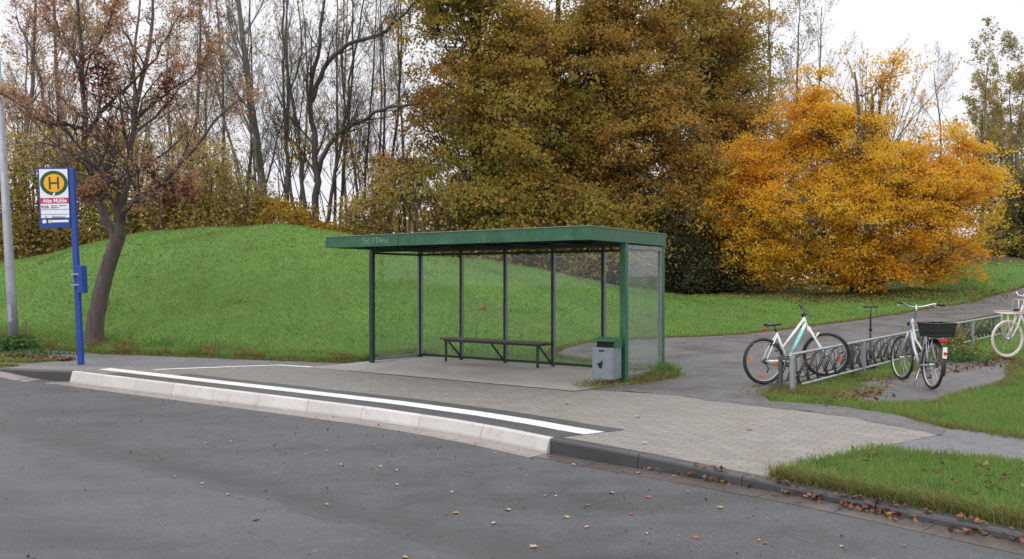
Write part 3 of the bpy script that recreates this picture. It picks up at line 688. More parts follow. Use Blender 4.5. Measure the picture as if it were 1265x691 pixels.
# ------------------------------------------------------------------ bus stop sign
def make_sign():
    t = empty('bus_stop_sign', (-8.13, 15.12, 0), (0, D2R(-2.7), D2R(0)))
    tag(t, 'tall leaning blue pole carrying a bus stop sign with a green and yellow H', 'bus stop sign')
    MB().box(-.046, .046, -.046, .046, 0, 3.70, bev=.008).build('pole', MAT['blue'], t)
    R = Matrix.Rotation(D2R(16), 4, 'Z'); x1 = -.048; x0 = x1 - .51; z1 = 3.70; z0 = 2.58; T = Matrix.Translation((0, -.03, 0)) @ R
    pa = MB().box(x0, x1, -.02, .02, z0, z1, M=T, bev=.006).build('sign_panel', MAT['blue'], t)
    def rect(nm, xa, xb, za, zb, m, k=1): return MB().box(xa, xb, -.022 - .0015 * k, -.0215, za, zb, M=T).build(nm, m, pa)
    rect('white_face', x0 + .025, x1 - .012, z0 + .19, z1 - .02, MAT['signwhite'])
    rect('red_band', x0 + .025, x1 - .012, 3.035, 3.145, MAT['signred'], 2)
    cx = (x0 + x1) / 2 + .01; cz = 3.42
    MB().disc((cx, -.026, cz), .232, n=48, th=.003, r0=.168, M=T).build('emblem_ring', MAT['signgreen'], pa)
    MB().disc((cx, -.0265, cz), .1705, n=48, th=.003, M=T).build('emblem_disc', MAT['signyellow'], pa)
    MB().add([(cx - .04, -.031, cz - .238), (cx - .005, -.031, cz - .238), (cx + .02, -.031, cz - .18), (cx - .012, -.031, cz - .18)], [(0, 1, 2, 3)], M=T).build('emblem_gap', MAT['signwhite'], pa)
    mb = MB()
    mb.box(cx - .085, cx - .055, -.032, -.029, cz - .115, cz + .115, M=T); mb.box(cx + .055, cx + .085, -.032, -.029, cz - .115, cz + .115, M=T); mb.box(cx - .055, cx + .055, -.032, -.029, cz - .016, cz + .016, M=T)
    mb.build('letter_h', MAT['signgreen'], pa)
    def tx(nm, s, size, m, x, z, **k):
        o = text(nm, s, size, m, pa, (x, -.029, z), **k); o.data.transform(T); return o
    tx('stop_name', 'Alte Mühle', .105, MAT['signwhite'], cx, 3.088, bold=.0025, sx=.85)
    mb = MB()
    for z in (2.925, 2.835, 2.745): mb.box(x0 + .025, x1 - .012, -.0255, -.0238, z - .004, z + .004, M=T)
    mb.build('row_lines', MAT['ink'], pa)
    tx('line_number', 'R15A', .075, MAT['ink'], x0 + .10, 2.975, sx=.75, bold=.001)
    tx('route_text', 'Bünde - Herford\nBahnhof', .038, MAT['ink'], x0 + .20, 2.98, align='LEFT')
    tx('row_text', 'H', .05, MAT['ink'], x0 + .11, 2.79); tx('row_text', 'Richtung', .06, MAT['ink'], x0 + .21, 2.785, align='LEFT')
    MB().disc((x0 + .075, -.024, z0 + .125), .036, n=20, th=.003, M=T).build('operator_logo', MAT['signwhite'], pa)
    rect('footer_label', x0 + .14, x0 + .19, z0 + .095, z0 + .155, MAT['paleyellow'], 1)
    rect('footer_label', x0 + .195, x1 - .03, z0 + .105, z0 + .150, MAT['signwhite'], 1)
    # timetable case
    b = MB().box(.050, .15, -.11, .09, 1.34, 1.86, bev=.008).build('timetable_case', MAT['blue'], t)
    for z in (1.50, 1.70): MB().box(-.055, .09, -.118, -.048, z - .014, z + .014).build('clamp', MAT['galv'], t)
make_sign()

def make_lamp():
    x, y = -11.3, 18.2
    t = empty('street_lamp', (x, y, h1(x, y)), (0, D2R(-3.4), 0))
    tag(t, 'tall leaning grey street lamp pole standing in the grass by the road', 'street lamp')
    MB().tube([(0, 0, 0), (0, 0, 1.3), (0, 0, 1.35), (0, 0, 7.6)], [.105, .10, .098, .055], 20).build('pole', MAT['lamp'], t)
    MB().tube([(0, 0, 7.55), (-.1, 0, 8.0), (-.5, -.1, 8.3), (-1.3, -.2, 8.45)], .035, 10).build('arm', MAT['lamp'], t)
    MB().box(-1.95, -1.25, -.33, -.07, 8.40, 8.52, bev=.03).build('lamp_head', MAT['lamp'], t)
    MB().box(-.04, .04, -.108, -.09, .55, .95).build('access_door', MAT['lamp'], t)
make_lamp()

# ------------------------------------------------------------------ bicycles
def circle(cx, cz, r, y=0, n=40, a0=0, a1=2 * PI): return [(cx + r * math.cos(a0 + (a1 - a0) * i / n), y, cz + r * math.sin(a0 + (a1 - a0) * i / n)) for i in range(n if abs(a1 - a0 - 2 * PI) < 1e-6 else n + 1)]
def make_wheel(parent, cx, R, tyre_r, tyre_m, rim_m, refl=None, steer=None):
    M = steer if steer is not None else Matrix.Identity(4)
    wh = MB().tube([(cx, -.05, R), (cx, .05, R)], .022, 10, M=M).build('wheel', MAT['chrome'], parent)
    MB().tube(circle(cx, R, R - tyre_r), tyre_r, 8, M=M, closed=True).build('tyre', tyre_m, wh)
    MB().tube(circle(cx, R, R - 2 * tyre_r - .006), .011, 6, M=M, closed=True).build('rim', rim_m, wh)
    mb = MB()
    for i in range(28):
        a = 2 * PI * i / 28; y = .03 * (1 if i % 2 else -1); b = a + (.5 if (i // 2) % 2 else -.5)
        mb.tube([(cx + .02 * math.cos(b), y, R + .02 * math.sin(b)), (cx + (R - 2 * tyre_r - .01) * math.cos(a), 0, R + (R - 2 * tyre_r - .01) * math.sin(a))], .0017, 3, M=M)
    mb.build('spokes', MAT['spoke'], wh)
    if refl:
        for a in refl:
            r = R * .62; c = Vector((cx + r * math.cos(a), 0, R + r * math.sin(a)))
            MM = M @ Matrix.Translation(c) @ Matrix.Rotation(-a, 4, 'Y')
            MB().box(-.018, .018, -.012, .012, -.045, .045, M=MM, bev=.004).build('reflector', MAT['orange'], wh)
    return wh
def make_saddle(parent, x, z, m, wide=1.0, roll=0):
    st = [(-.13, .07 * wide, .055), (-.09, .078 * wide, .062), (-.03, .055 * wide, .058), (.04, .030 * wide, .052), (.11, .022, .05), (.14, .012, .046)]
    vs = []; fs = []
    for (a, w, h) in st:
        for k in range(8):
            an = 2 * PI * k / 8; vs.append((x + a, w * math.cos(an), z + h * .5 + (.018 if math.sin(an) > 0 else .024) * math.sin(an)))
    for i in range(len(st) - 1):
        for k in range(8): l = (k + 1) % 8; fs.append((i * 8 + k, i * 8 + l, (i + 1) * 8 + l, (i + 1) * 8 + k))
    fs += [tuple(range(8)), tuple(len(vs) - 8 + k for k in range(8))[::-1]]
    s = MB().add(vs, fs, True).build('saddle', m, parent)
    MB().tube([(x - .09, .02, z + .01), (x - .03, .022, z - .02), (x + .06, .01, z + .01)], .004, 5).tube([(x - .09, -.02, z + .01), (x - .03, -.022, z - .02), (x + .06, -.01, z + .01)], .004, 5).build('saddle_rails', MAT['chrome'], s)
def make_drive(t, bx, bz, ax, az, ring_m, crank_m, ang=.6, y=-.055):
    mb = MB(); mb.disc((bx, y, bz), .088, n=28, th=.006, r0=.062)
    for k in range(4): a = k * PI / 2 + .4; mb.tube([(bx, y, bz), (bx + .07 * math.cos(a), y, bz + .07 * math.sin(a))], .007, 5)
    cr = mb.build('chainring', ring_m, t)
    MB().tube([(bx + .0, y, bz + .085), (ax, y, az + .035)], .005, 4).tube([(bx, y, bz - .085), (ax + .02, y, az - .045)], .005, 4).disc((ax, y, az), .045, n=18, th=.02).build('chain', MAT['blackplastic'], t)
    for s, a in ((-1, ang), (1, ang + PI)):
        yy = y - .02 if s < 0 else -y + .02
        e = (bx + .17 * math.cos(a), yy + s * .01, bz + .17 * math.sin(a))
        c = MB().tube([(bx, yy, bz), e], [.012, .009], 8).build('crank', crank_m, t)
        MB().box(e[0] - .045, e[0] + .045, min(e[1] + s * .01, e[1] + s * .10), max(e[1] + s * .01, e[1] + s * .10), e[2] - .011, e[2] + .011, bev=.003).build('pedal', MAT['black'], c)

def mtb():
    t = empty('bicycle', (3.84, 12.12, h1(3.84, 12.12) + .01))
    tag(t, 'white sport bicycle with turquoise down tube, front wheel in the rack', 'bicycle', 'bicycles by the rack')
    fx, fy = 4.93, 12.44; yaw = math.atan2(fy - 12.12, fx - 3.84); t.rotation_euler = (D2R(-3), D2R(-4.2), yaw)
    R = .355; wb = 1.09
    steer = Matrix.Translation((.815, 0, .825)) @ Matrix.Rotation(D2R(-33), 4, Vector((-.05, 0, .13))) @ Matrix.Translation((-.815, 0, -.825))
    make_wheel(t, 0, R, .026, MAT['black'], MAT['spoke'], (PI * .9, -.25, -PI * .6)); make_wheel(t, wb, R, .026, MAT['black'], MAT['spoke'], (PI * .9, -.3), steer)
    bb = (.42, 0, .31); ht = (.765, 0, .955); hb = (.815, 0, .825); sc = (.265, 0, .765)
    mb = MB(); mb.tube([ht, hb], .024, 10).tube([(.775, 0, .925), (.345, 0, .52)], .019, 10).tube([sc, bb], .018, 10)
    for s in (-1, 1):
        mb.tube([(.275, s * .01, .74), (.17, s * .04, .60), (0, s * .062, R)], .010, 8).tube([(.42, s * .03, .31), (.30, s * .055, .33), (0, s * .062, R)], .011, 8)
    f = mb.build('frame', MAT['white'], t)
    MB().tube([(.80, 0, .86), (.62, 0, .60), bb], [.024, .027, .024], 10).build('down_tube', MAT['white'], t)
    MB().tube([(.735, -.004, .765), (.60, -.004, .572), (.50, -.004, .43)], [.026, .029, .0275], 10).build('turquoise_decal', MAT['turq'], f)
    mb = MB(); mb.tube([hb, (.84, 0, .77)], .018, 8, M=steer)
    mb.box(.82, .87, -.07, .07, .745, .785, M=steer)
    for s in (-1, 1): mb.tube([(.845, s * .058, .79), (.93, s * .06, .62), (.99, s * .062, .50), (wb, s * .065, R)], [.018, .018, .024, .013], 8, M=steer)
    mb.tube([(.93, -.06, .64), (.99, 0, .70), (.93, .06, .64)], .012, 6, M=steer); mb.build('fork', MAT['white'], t)
    MB().tube([(.27, 0, .755), (.24, 0, .86)], .014, 8).build('seatpost', MAT['blackplastic'], t)
    make_saddle(t, .225, .865, MAT['blackplastic'])
    MB().box(.05, .10, -.025, .025, .80, .835).build('rear_reflector', MAT['red'], t)
    st = MB().tube([ht, (.75, 0, 1.0), (.80, 0, 1.035)], .017, 8, M=steer).build('stem', MAT['blackplastic'], t)
    h = MB().tube([(.76, -.31, 1.075), (.785, -.16, 1.055), (.80, 0, 1.04), (.785, .16, 1.055), (.76, .31, 1.075)], .013, 8, M=steer).build('handlebar', MAT['blackplastic'], t)
    for s in (-1, 1):
        MB().tube([(.775, s * .20, 1.062), (.755, s * .325, 1.077)], .022, 8, M=steer).build('grip', MAT['black'], h)
        MB().tube([(.80, s * .17, 1.05), (.84, s * .24, 1.02), (.83, s * .30, 1.02)], .007, 5, M=steer).build('brake_lever', MAT['blackplastic'], h)
    MB().tube([(.80, -.15, 1.05), (.93, -.12, .98), (.90, -.06, .80)], .003, 4, M=steer).tube([(.80, .15, 1.05), (.92, .12, .96), (.82, .03, .85)], .003, 4, M=steer).build('brake_cable', MAT['black'], t)
    make_drive(t, .42, .31, 0, R, MAT['blackplastic'], MAT['blackplastic'], -1.3)
    MB().tube([(.0, -.065, R - .05), (.03, -.065, R - .12), (-.01, -.065, R - .17)], .012, 6).build('derailleur', MAT['blackplastic'], t)
    MB().box(.15, .26, .035, .06, .56, .60).box(.15, .26, -.06, -.035, .56, .60).build('rim_brake', MAT['blackplastic'], t)
    MB().tube([(-.02, -.075, R), (-.20, -.075, R + .30)], .004, 4).build('spoke_rod', MAT['chrome'], t)
def mudguard(t, cx, R, a0, a1, m, w=.03):
    st = [(cx + (R + .02) * math.cos(a0 + (a1 - a0) * i / 20), (R + .02) * math.sin(a0 + (a1 - a0) * i / 20) + R) for i in range(21)]
    vs = []; fs = []
    for i, (x, z) in enumerate(st):
        dx, dz = (x - cx) / (R + .02), (z - R) / (R + .02)
        for y, d in ((-w, -.012), (-w * .5, .004), (w * .5, .004), (w, -.012)): vs.append((x + dx * d, y, z + dz * d))
    for i in range(20):
        for k in range(3): fs.append((i * 4 + k, i * 4 + k + 1, i * 4 + 5 + k, i * 4 + 4 + k))
    return MB().add(vs, fs, True).build('mudguard', m, t)
def city(t, m, tyre, rim, wb=1.10, R=.355, crate=False, frontrack=False, steerdeg=0, bar_z=1.22, guard=None, chrome=MAT['chrome']):
    S = Matrix.Translation((wb - .10, 0, .5)) @ Matrix.Rotation(D2R(steerdeg), 4, 'Z') @ Matrix.Translation((-wb + .10, 0, -.5))
    make_wheel(t, 0, R, .021, tyre, rim, None); make_wheel(t, wb, R, .021, tyre, rim, None, S)
    bb = (.46, 0, .29); ht = (wb - .31, 0, .98); hb = (wb - .245, 0, .80)
    mb = MB(); mb.tube([ht, hb], .022, 10).tube([(.22, 0, .90), bb], .017, 10).tube([(wb - .255, 0, .82), (wb - .40, 0, .56), bb], .021, 10).tube([(wb - .29, 0, .93), (wb - .44, 0, .68), (.36, 0, .52)], .016, 10)
    for s in (-1, 1): mb.tube([(.255, s * .012, .80), (.13, s * .045, .58), (0, s * .062, R)], .009, 7).tube([(.46, s * .03, .29), (.32, s * .055, .31), (0, s * .062, R)], .010, 7)
    mb.build('frame', m, t)
    mb = MB()
    for s in (-1, 1): mb.tube([(wb - .235, s * .045, .775), (wb - .17, s * .055, .60), (wb - .06, s * .058, .42), (wb, s * .058, R)], [.014, .014, .012, .010], 8, M=S)
    mb.tube([(wb - .235, -.045, .775), (wb - .24, 0, .79), (wb - .235, .045, .775)], .014, 8, M=S); mb.build('fork', m, t)
    g = guard or m
    mudguard(t, 0, R, D2R(200), D2R(40), g)
    MB().tube([(.22, 0, .88), (.20, 0, .93)], .013, 8).build('seatpost', chrome, t); make_saddle(t, .19, .93, MAT['blackplastic'], 1.3)
    MB().tube([ht, (wb - .36, 0, 1.13), (wb - .34, 0, bar_z - .02)], .014, 8, M=S).build('stem', chrome, t)
    pts = [(wb - .50, -.34, bar_z + .0), (wb - .40, -.24, bar_z + .01), (wb - .32, -.12, bar_z - .04), (wb - .31, 0, bar_z - .06), (wb - .32, .12, bar_z - .04), (wb - .40, .24, bar_z + .01), (wb - .50, .34, bar_z)]
    h = MB().tube(pts, .012, 8, M=S).build('handlebar', chrome, t)
    for s in (-1, 1):
        MB().tube([(wb - .43, s * .265, bar_z + .008), (wb - .51, s * .352, bar_z)], .018, 8, M=S).build('grip', MAT['black'], h)
        MB().tube([(wb - .38, s * .21, bar_z), (wb - .36, s * .28, bar_z - .03), (wb - .42, s * .33, bar_z - .04)], .006, 5, M=S).build('brake_lever', chrome, h)
    MB().box(-.01, .05, -.035, .035, -.03, .03, M=S @ Matrix.Translation((wb - .20, 0, .90)), bev=.01).build('front_light', MAT['blackplastic'], t)
    make_drive(t, .46, .29, 0, R, MAT['blackplastic'], chrome, -1.45)
    MB().box(-.02, .50, -.075, -.045, .32, .39, bev=.01).build('chain_guard', MAT['blackplastic'], t)
    MB().tube([(.30, .05, .28), (.22, .16, .01)], .009, 6).build('kickstand', chrome, t)
    # rear carrier
    mb = MB(); z = .755
    for y in (-.065, 0, .065): mb.tube([(.15, y, z), (-.27, y, z)], .006, 5)
    for x in (.14, -.05, -.26): mb.tube([(x, -.07, z), (x, .07, z)], .005, 5)
    for s in (-1, 1): mb.tube([(-.12, s * .07, z), (0, s * .065, R)], .006, 5).tube([(.02, s * .07, z), (0, s * .065, R)], .006, 5)
    mb.build('rear_carrier', chrome if not frontrack else m, t)
    MB().box(-.315, -.285, -.055, .055, .70, .745, bev=.008).build('rear_light', MAT['red'], t)
    return S
def crate_on(name, M, label):
    t = empty(name); t.matrix_world = M
    tag(t, label, 'basket')
    a, b, hgt = .175, .15, .19
    mb = MB(); mb.box(-a, a, -b, b, 0, .012)
    def side(p0, p1, q0, q1, n):  # slatted wall from bottom edge p to top edge q
        p0, p1, q0, q1 = map(Vector, (p0, p1, q0, q1))
        for i in range(n):
            f0 = i / n; f1 = (i + .72) / n
            A, B = p0.lerp(p1, f0), p0.lerp(p1, f1); Cc, Dd = q0.lerp(q1, f1), q0.lerp(q1, f0)
            nn = (p1 - p0).cross(q0 - p0).normalized() * .004
            mb.add([A - nn, B - nn, Cc - nn, Dd - nn, A + nn, B + nn, Cc + nn, Dd + nn], [(0, 1, 2, 3), (7, 6, 5, 4), (0, 4, 5, 1), (2, 6, 7, 3), (1, 5, 6, 2), (0, 3, 7, 4)])
        for f in (0.12, 0.5):
            A, B = p0.lerp(q0, f), p1.lerp(q1, f); mb.tube([A, B], .007, 5)
        mb.tube([q0, q1], .013, 6)
    A, B = 1.14, 1.14
    c = [(-a, -b), (a, -b), (a, b), (-a, b)]
    for i in range(4):
        p, q = c[i], c[(i + 1) % 4]
        side((p[0], p[1], 0), (q[0], q[1], 0), (p[0] * A, p[1] * B, hgt), (q[0] * A, q[1] * B, hgt), 13)
    mb.build('basket_body', MAT['blackplastic'], t)
def silver_bike():
    x, y = 6.08, 11.62
    t = empty('bicycle', (x, y, h1(x, y) + .008), (D2R(3), 0, math.atan2(1.08, .10)))
    tag(t, 'silver city bicycle with black basket on its carrier, seen from behind', 'bicycle', 'bicycles by the rack')
    city(t, MAT['silver'], MAT['black'], MAT['spoke'], steerdeg=6, guard=MAT['blackplastic'])
    MB().box(-.385, -.365, -.028, .028, .40, .56, M=Matrix.Translation((0, 0, .08)), bev=.004).build('mudguard_flap', MAT['white'], t)
    MB().disc((-.388, 0, .55), .024, axis='X', n=16, th=.008).build('round_reflector', MAT['red'], t)
    bpy.context.view_layer.update()
    M = t.matrix_world @ Matrix.Translation((-.09, 0, .775)) @ Matrix.Rotation(D2R(-4), 4, 'X') @ Matrix.Rotation(D2R(8), 4, 'Z')
    crate_on('bicycle_basket', M, 'black slatted plastic basket carried on the silver bicycle')
def pink_bike():
    fx, fy = 9.38, 15.2; d = Vector((-.97, -.10)).normalized(); wb = 1.1
    x, y = fx - d.x * wb, fy - d.y * wb
    t = empty('bicycle', (x, y, h1(fx, fy) + .07), (D2R(-2), 0, math.atan2(d.y, d.x)))
    tag(t, 'pale pink bicycle with cream tyres and front carrier at the right edge', 'bicycle', 'bicycles by the rack')
    S = city(t, MAT['pink'], MAT['cream'], MAT['pink'], steerdeg=5, frontrack=True, guard=MAT['pink'], chrome=MAT['pink'])
    mb = MB(); z = .84; w = 1.1
    for yy in (-.13, -.065, 0, .065, .13): mb.tube([(w - .22, yy, z), (w + .17, yy, z)], .007, 5, M=S)
    for xx in (w - .20, w - .02, w + .16): mb.tube([(xx, -.14, z), (xx, .14, z)], .008, 5, M=S)
    for yy in (-.14, .14):
        mb.tube([(w - .23, yy, z + .03), (w + .19, yy, z + .03)], .008, 5, M=S)
        mb.tube([(w + .08, yy * .6, z), (w, yy * .5, .36)], .007, 5, M=S).tube([(w - .08, yy * .6, z), (w, yy * .5, .36)], .007, 5, M=S)
    mb.tube([(w - .21, -.13, z), (w - .23, -.13, z + .26), (w - .23, .13, z + .26), (w - .21, .13, z)], .010, 6, M=S)
    mb.tube([(w - .225, 0, z), (w - .23, 0, z + .26)], .009, 6, M=S)
    mb.build('front_carrier', MAT['pink'], t)
mtb(); silver_bike(); pink_bike()
def scooter():
    x, y = 6.28, 14.0; t = empty('kick_scooter', (x, y, h1(x, y) + .005), (0, D2R(-3), D2R(70)))
    tag(t, 'black folding scooter with thin T handlebar standing behind the rack', 'kick scooter')
    MB().tube([(.30, 0, .12), (.255, 0, .70)], .019, 8).tube([(.255, 0, .70), (.235, 0, 1.08)], .014, 8).tube([(.257, 0, .66), (.253, 0, .72)], .027, 8).build('steering_column', MAT['blackplastic'], t)
    h = MB().tube([(.235, -.10, 1.085), (.232, 0, 1.09), (.235, .10, 1.085)], .012, 8).build('handlebar', MAT['blackplastic'], t)
    for s in (-1, 1): MB().tube([(.235, s * .06, 1.088), (.235, s * .12, 1.082)], .019, 8).build('grip', MAT['black'], h)
    MB().box(-.30, .26, -.06, .06, .085, .105, bev=.005).build('deck', MAT['blackplastic'], t)
    for xx in (-.33, .32): MB().disc((xx, 0, .09), .09, n=24, th=.03, r0=.02).build('wheel', MAT['black'], t)
scooter()

# ------------------------------------------------------------------ bike racks
RD = Vector((.685, .728)).normalized()
def make_rack(s0, length, label, legs):
    ox, oy = 3.93 + RD.x * s0, 11.22 + RD.y * s0; g0 = h1(ox, oy); ex, ey = ox + RD.x * length, oy + RD.y * length; g1 = h1(ex, ey)
    pitch = -math.atan2(g1 - g0, length)
    t = empty('bike_rack', (ox, oy, g0), (0, pitch, math.atan2(RD.y, RD.x))); tag(t, label, 'bike rack', 'bike racks along the gravel path')
    MB().tube([(0, 0, .55), (length, 0, .55)], .021, 8).build('top_rail', MAT['galv'], t)
    MB().tube([(.3, .0, .10), (length, .0, .10)], .019, 8).build('bottom_rail', MAT['galv'], t)
    MB().tube([(.1, .34, .10), (length, .34, .10)], .014, 8).build('back_rail', MAT['galvdark'], t)
    for x in legs:
        MB().box(x - .035, x + .035, -.03, .03, -.05, .535, bev=.006).build('leg', MAT['galv'], t)
        MB().box(x - .03, x + .03, .15, .20, -.05, .52, bev=.006).build('leg', MAT['galvdark'], t)
        MB().box(x - .02, x + .02, .03, .15, .46, .50).build('leg_strut', MAT['galvdark'], t); MB().box(x - .02, x + .02, .20, .34, .08, .12).build('leg_strut', MAT['galvdark'], t)
    n = int(length / .34)
    for i in range(n):
        x = .24 + i * .34; hi = .50 if i % 2 else .42
        pts = []
        for sx in (-.035, .035):
            q = [(x + sx, .0, .115), (x + sx - .05, .06, .30), (x + sx - .02, .12, hi), (x + sx + .01, .22, hi - .06), (x + sx, .33, .11)]
            pts.append(q)
        mb = MB()
        for q in pts: mb.tube(q, .0085, 6)
        mb.tube([pts[0][2], pts[1][2]], .008, 5); mb.tube([pts[0][0], (x - .10, -.0, .33), (x - .14, .0, .535)], .008, 6)
        mb.build('wheel_holder', MAT['galvdark'], t)
make_rack(0, 6.6, 'front galvanised steel bike rack holding the white bicycle', [0.0, 2.7, 6.5])
make_rack(6.75, 5.5, 'rear galvanised bike rack beyond the silver bicycle, overgrown with weeds', [0.1, 2.7, 5.4])

# ------------------------------------------------------------------ vegetation helpers
def unit(v): return v / (np.linalg.norm(v, axis=-1, keepdims=True) + 1e-9)
def leaves(centers, size, tip=None, up=0.35, jitter=0.35):
    """one pointed quad per centre, random orientation biased to face up"""
    n = len(centers); nrm = unit(rng.normal(size=(n, 3)) + np.array([0, 0, up]))
    a = unit(np.cross(nrm, rng.normal(size=(n, 3)))); b = np.cross(nrm, a)
    s = size * (1 + (rng.random(n) - .5) * 2 * jitter)[:, None]
    base = centers - a * s * .5; tipp = centers + a * s * .6; l = centers + b * s * .36 + nrm * s * .08; r = centers - b * s * .36 + nrm * s * .08
    V = np.stack([base, l, tipp, r], 1).reshape(-1, 3); i = np.arange(n)[:, None] * 4
    return V, i + np.array([[0, 1, 2, 3]])
def grow(start, dirs, length, r0, r1, K, wander, trop):
    n = len(start); P = np.zeros((n, K, 3)); P[:, 0] = start; d = unit(dirs.astype(float)); st = (length / (K - 1))[:, None]
    for k in range(1, K):
        d = unit(d + rng.normal(size=(n, 3)) * wander + np.array([0, 0, trop])); P[:, k] = P[:, k - 1] + d * st
    f = np.linspace(0, 1, K)[None, :]; R = r0[:, None] * (1 - f) + r1[:, None] * f
    return P, R
def children(P, R, m, t0, t1, ang, lenr, length, radr, spread=.25):
    n, K, _ = P.shape; t = t0 + (t1 - t0) * ((np.arange(m)[None, :] + rng.random((n, m))) / m)
    f = t * (K - 1); i = np.clip(f.astype(int), 0, K - 2); w = (f - i)[..., None]; ar = np.arange(n)[:, None]
    pos = P[ar, i] * (1 - w) + P[ar, i + 1] * w; tan = unit(P[ar, i + 1] - P[ar, i]); rad = R[ar, i] * (1 - w[..., 0]) + R[ar, i + 1] * w[..., 0]
    rnd = rng.normal(size=(n, m, 3)); perp = unit(rnd - tan * (rnd * tan).sum(-1, keepdims=True))
    a = ang * (1 + (rng.random((n, m, 1)) - .5) * 2 * spread)
    d = tan * np.cos(a) + perp * np.sin(a); ln = length[:, None] * lenr * (1.15 - .75 * t) * (.7 + .6 * rng.random((n, m)))
    return pos.reshape(-1, 3), d.reshape(-1, 3), ln.ravel(), (rad * radr).ravel()
def bare(acc, P, R, length, spec, S0=7, tips=None):
    """spec rows: (children, t0, angle, length ratio, radius ratio, K, wander, tropism, sides)"""
    acc.tubes(P, R, S0); lv = [(P, R, length)]
    for (m, t0, ang, lr, rr, K, wa, tr, S) in spec:
        P, R, length = lv[-1]
        s, d, l, r = children(P, R, m, t0, 1.0, ang, lr, length, rr)
        r = np.maximum(r, .0055); P2, R2 = grow(s, d, l, r, r * .35, K, wa, tr); acc.tubes(P2, R2, S); lv.append((P2, R2, l))
    return lv
def tree_thing(name, x, y, label, cat, group=None, dz=-.1):
    t = empty(name, (x, y, h1(x, y) + dz)); return tag(t, label, cat, group)
def poly_branch(pts, radii, K=14, wob=.03):
    """smooth branch through hand-set points"""
    P = np.array(pts, float); t = np.linspace(0, len(P) - 1, K); out = np.zeros((K, 3))
    for j, tt in enumerate(t):
        i = min(int(tt), len(P) - 2); f = tt - i; p0 = P[max(i - 1, 0)]; p1 = P[i]; p2 = P[i + 1]; p3 = P[min(i + 2, len(P) - 1)]
        out[j] = .5 * ((2 * p1) + (-p0 + p2) * f + (2 * p0 - 5 * p1 + 4 * p2 - p3) * f * f + (-p0 + 3 * p1 - 3 * p2 + p3) * f ** 3)
    out[1:] += rng.normal(size=(K - 1, 3)) * wob
    return out[None], np.interp(t, np.arange(len(radii)), radii)[None]

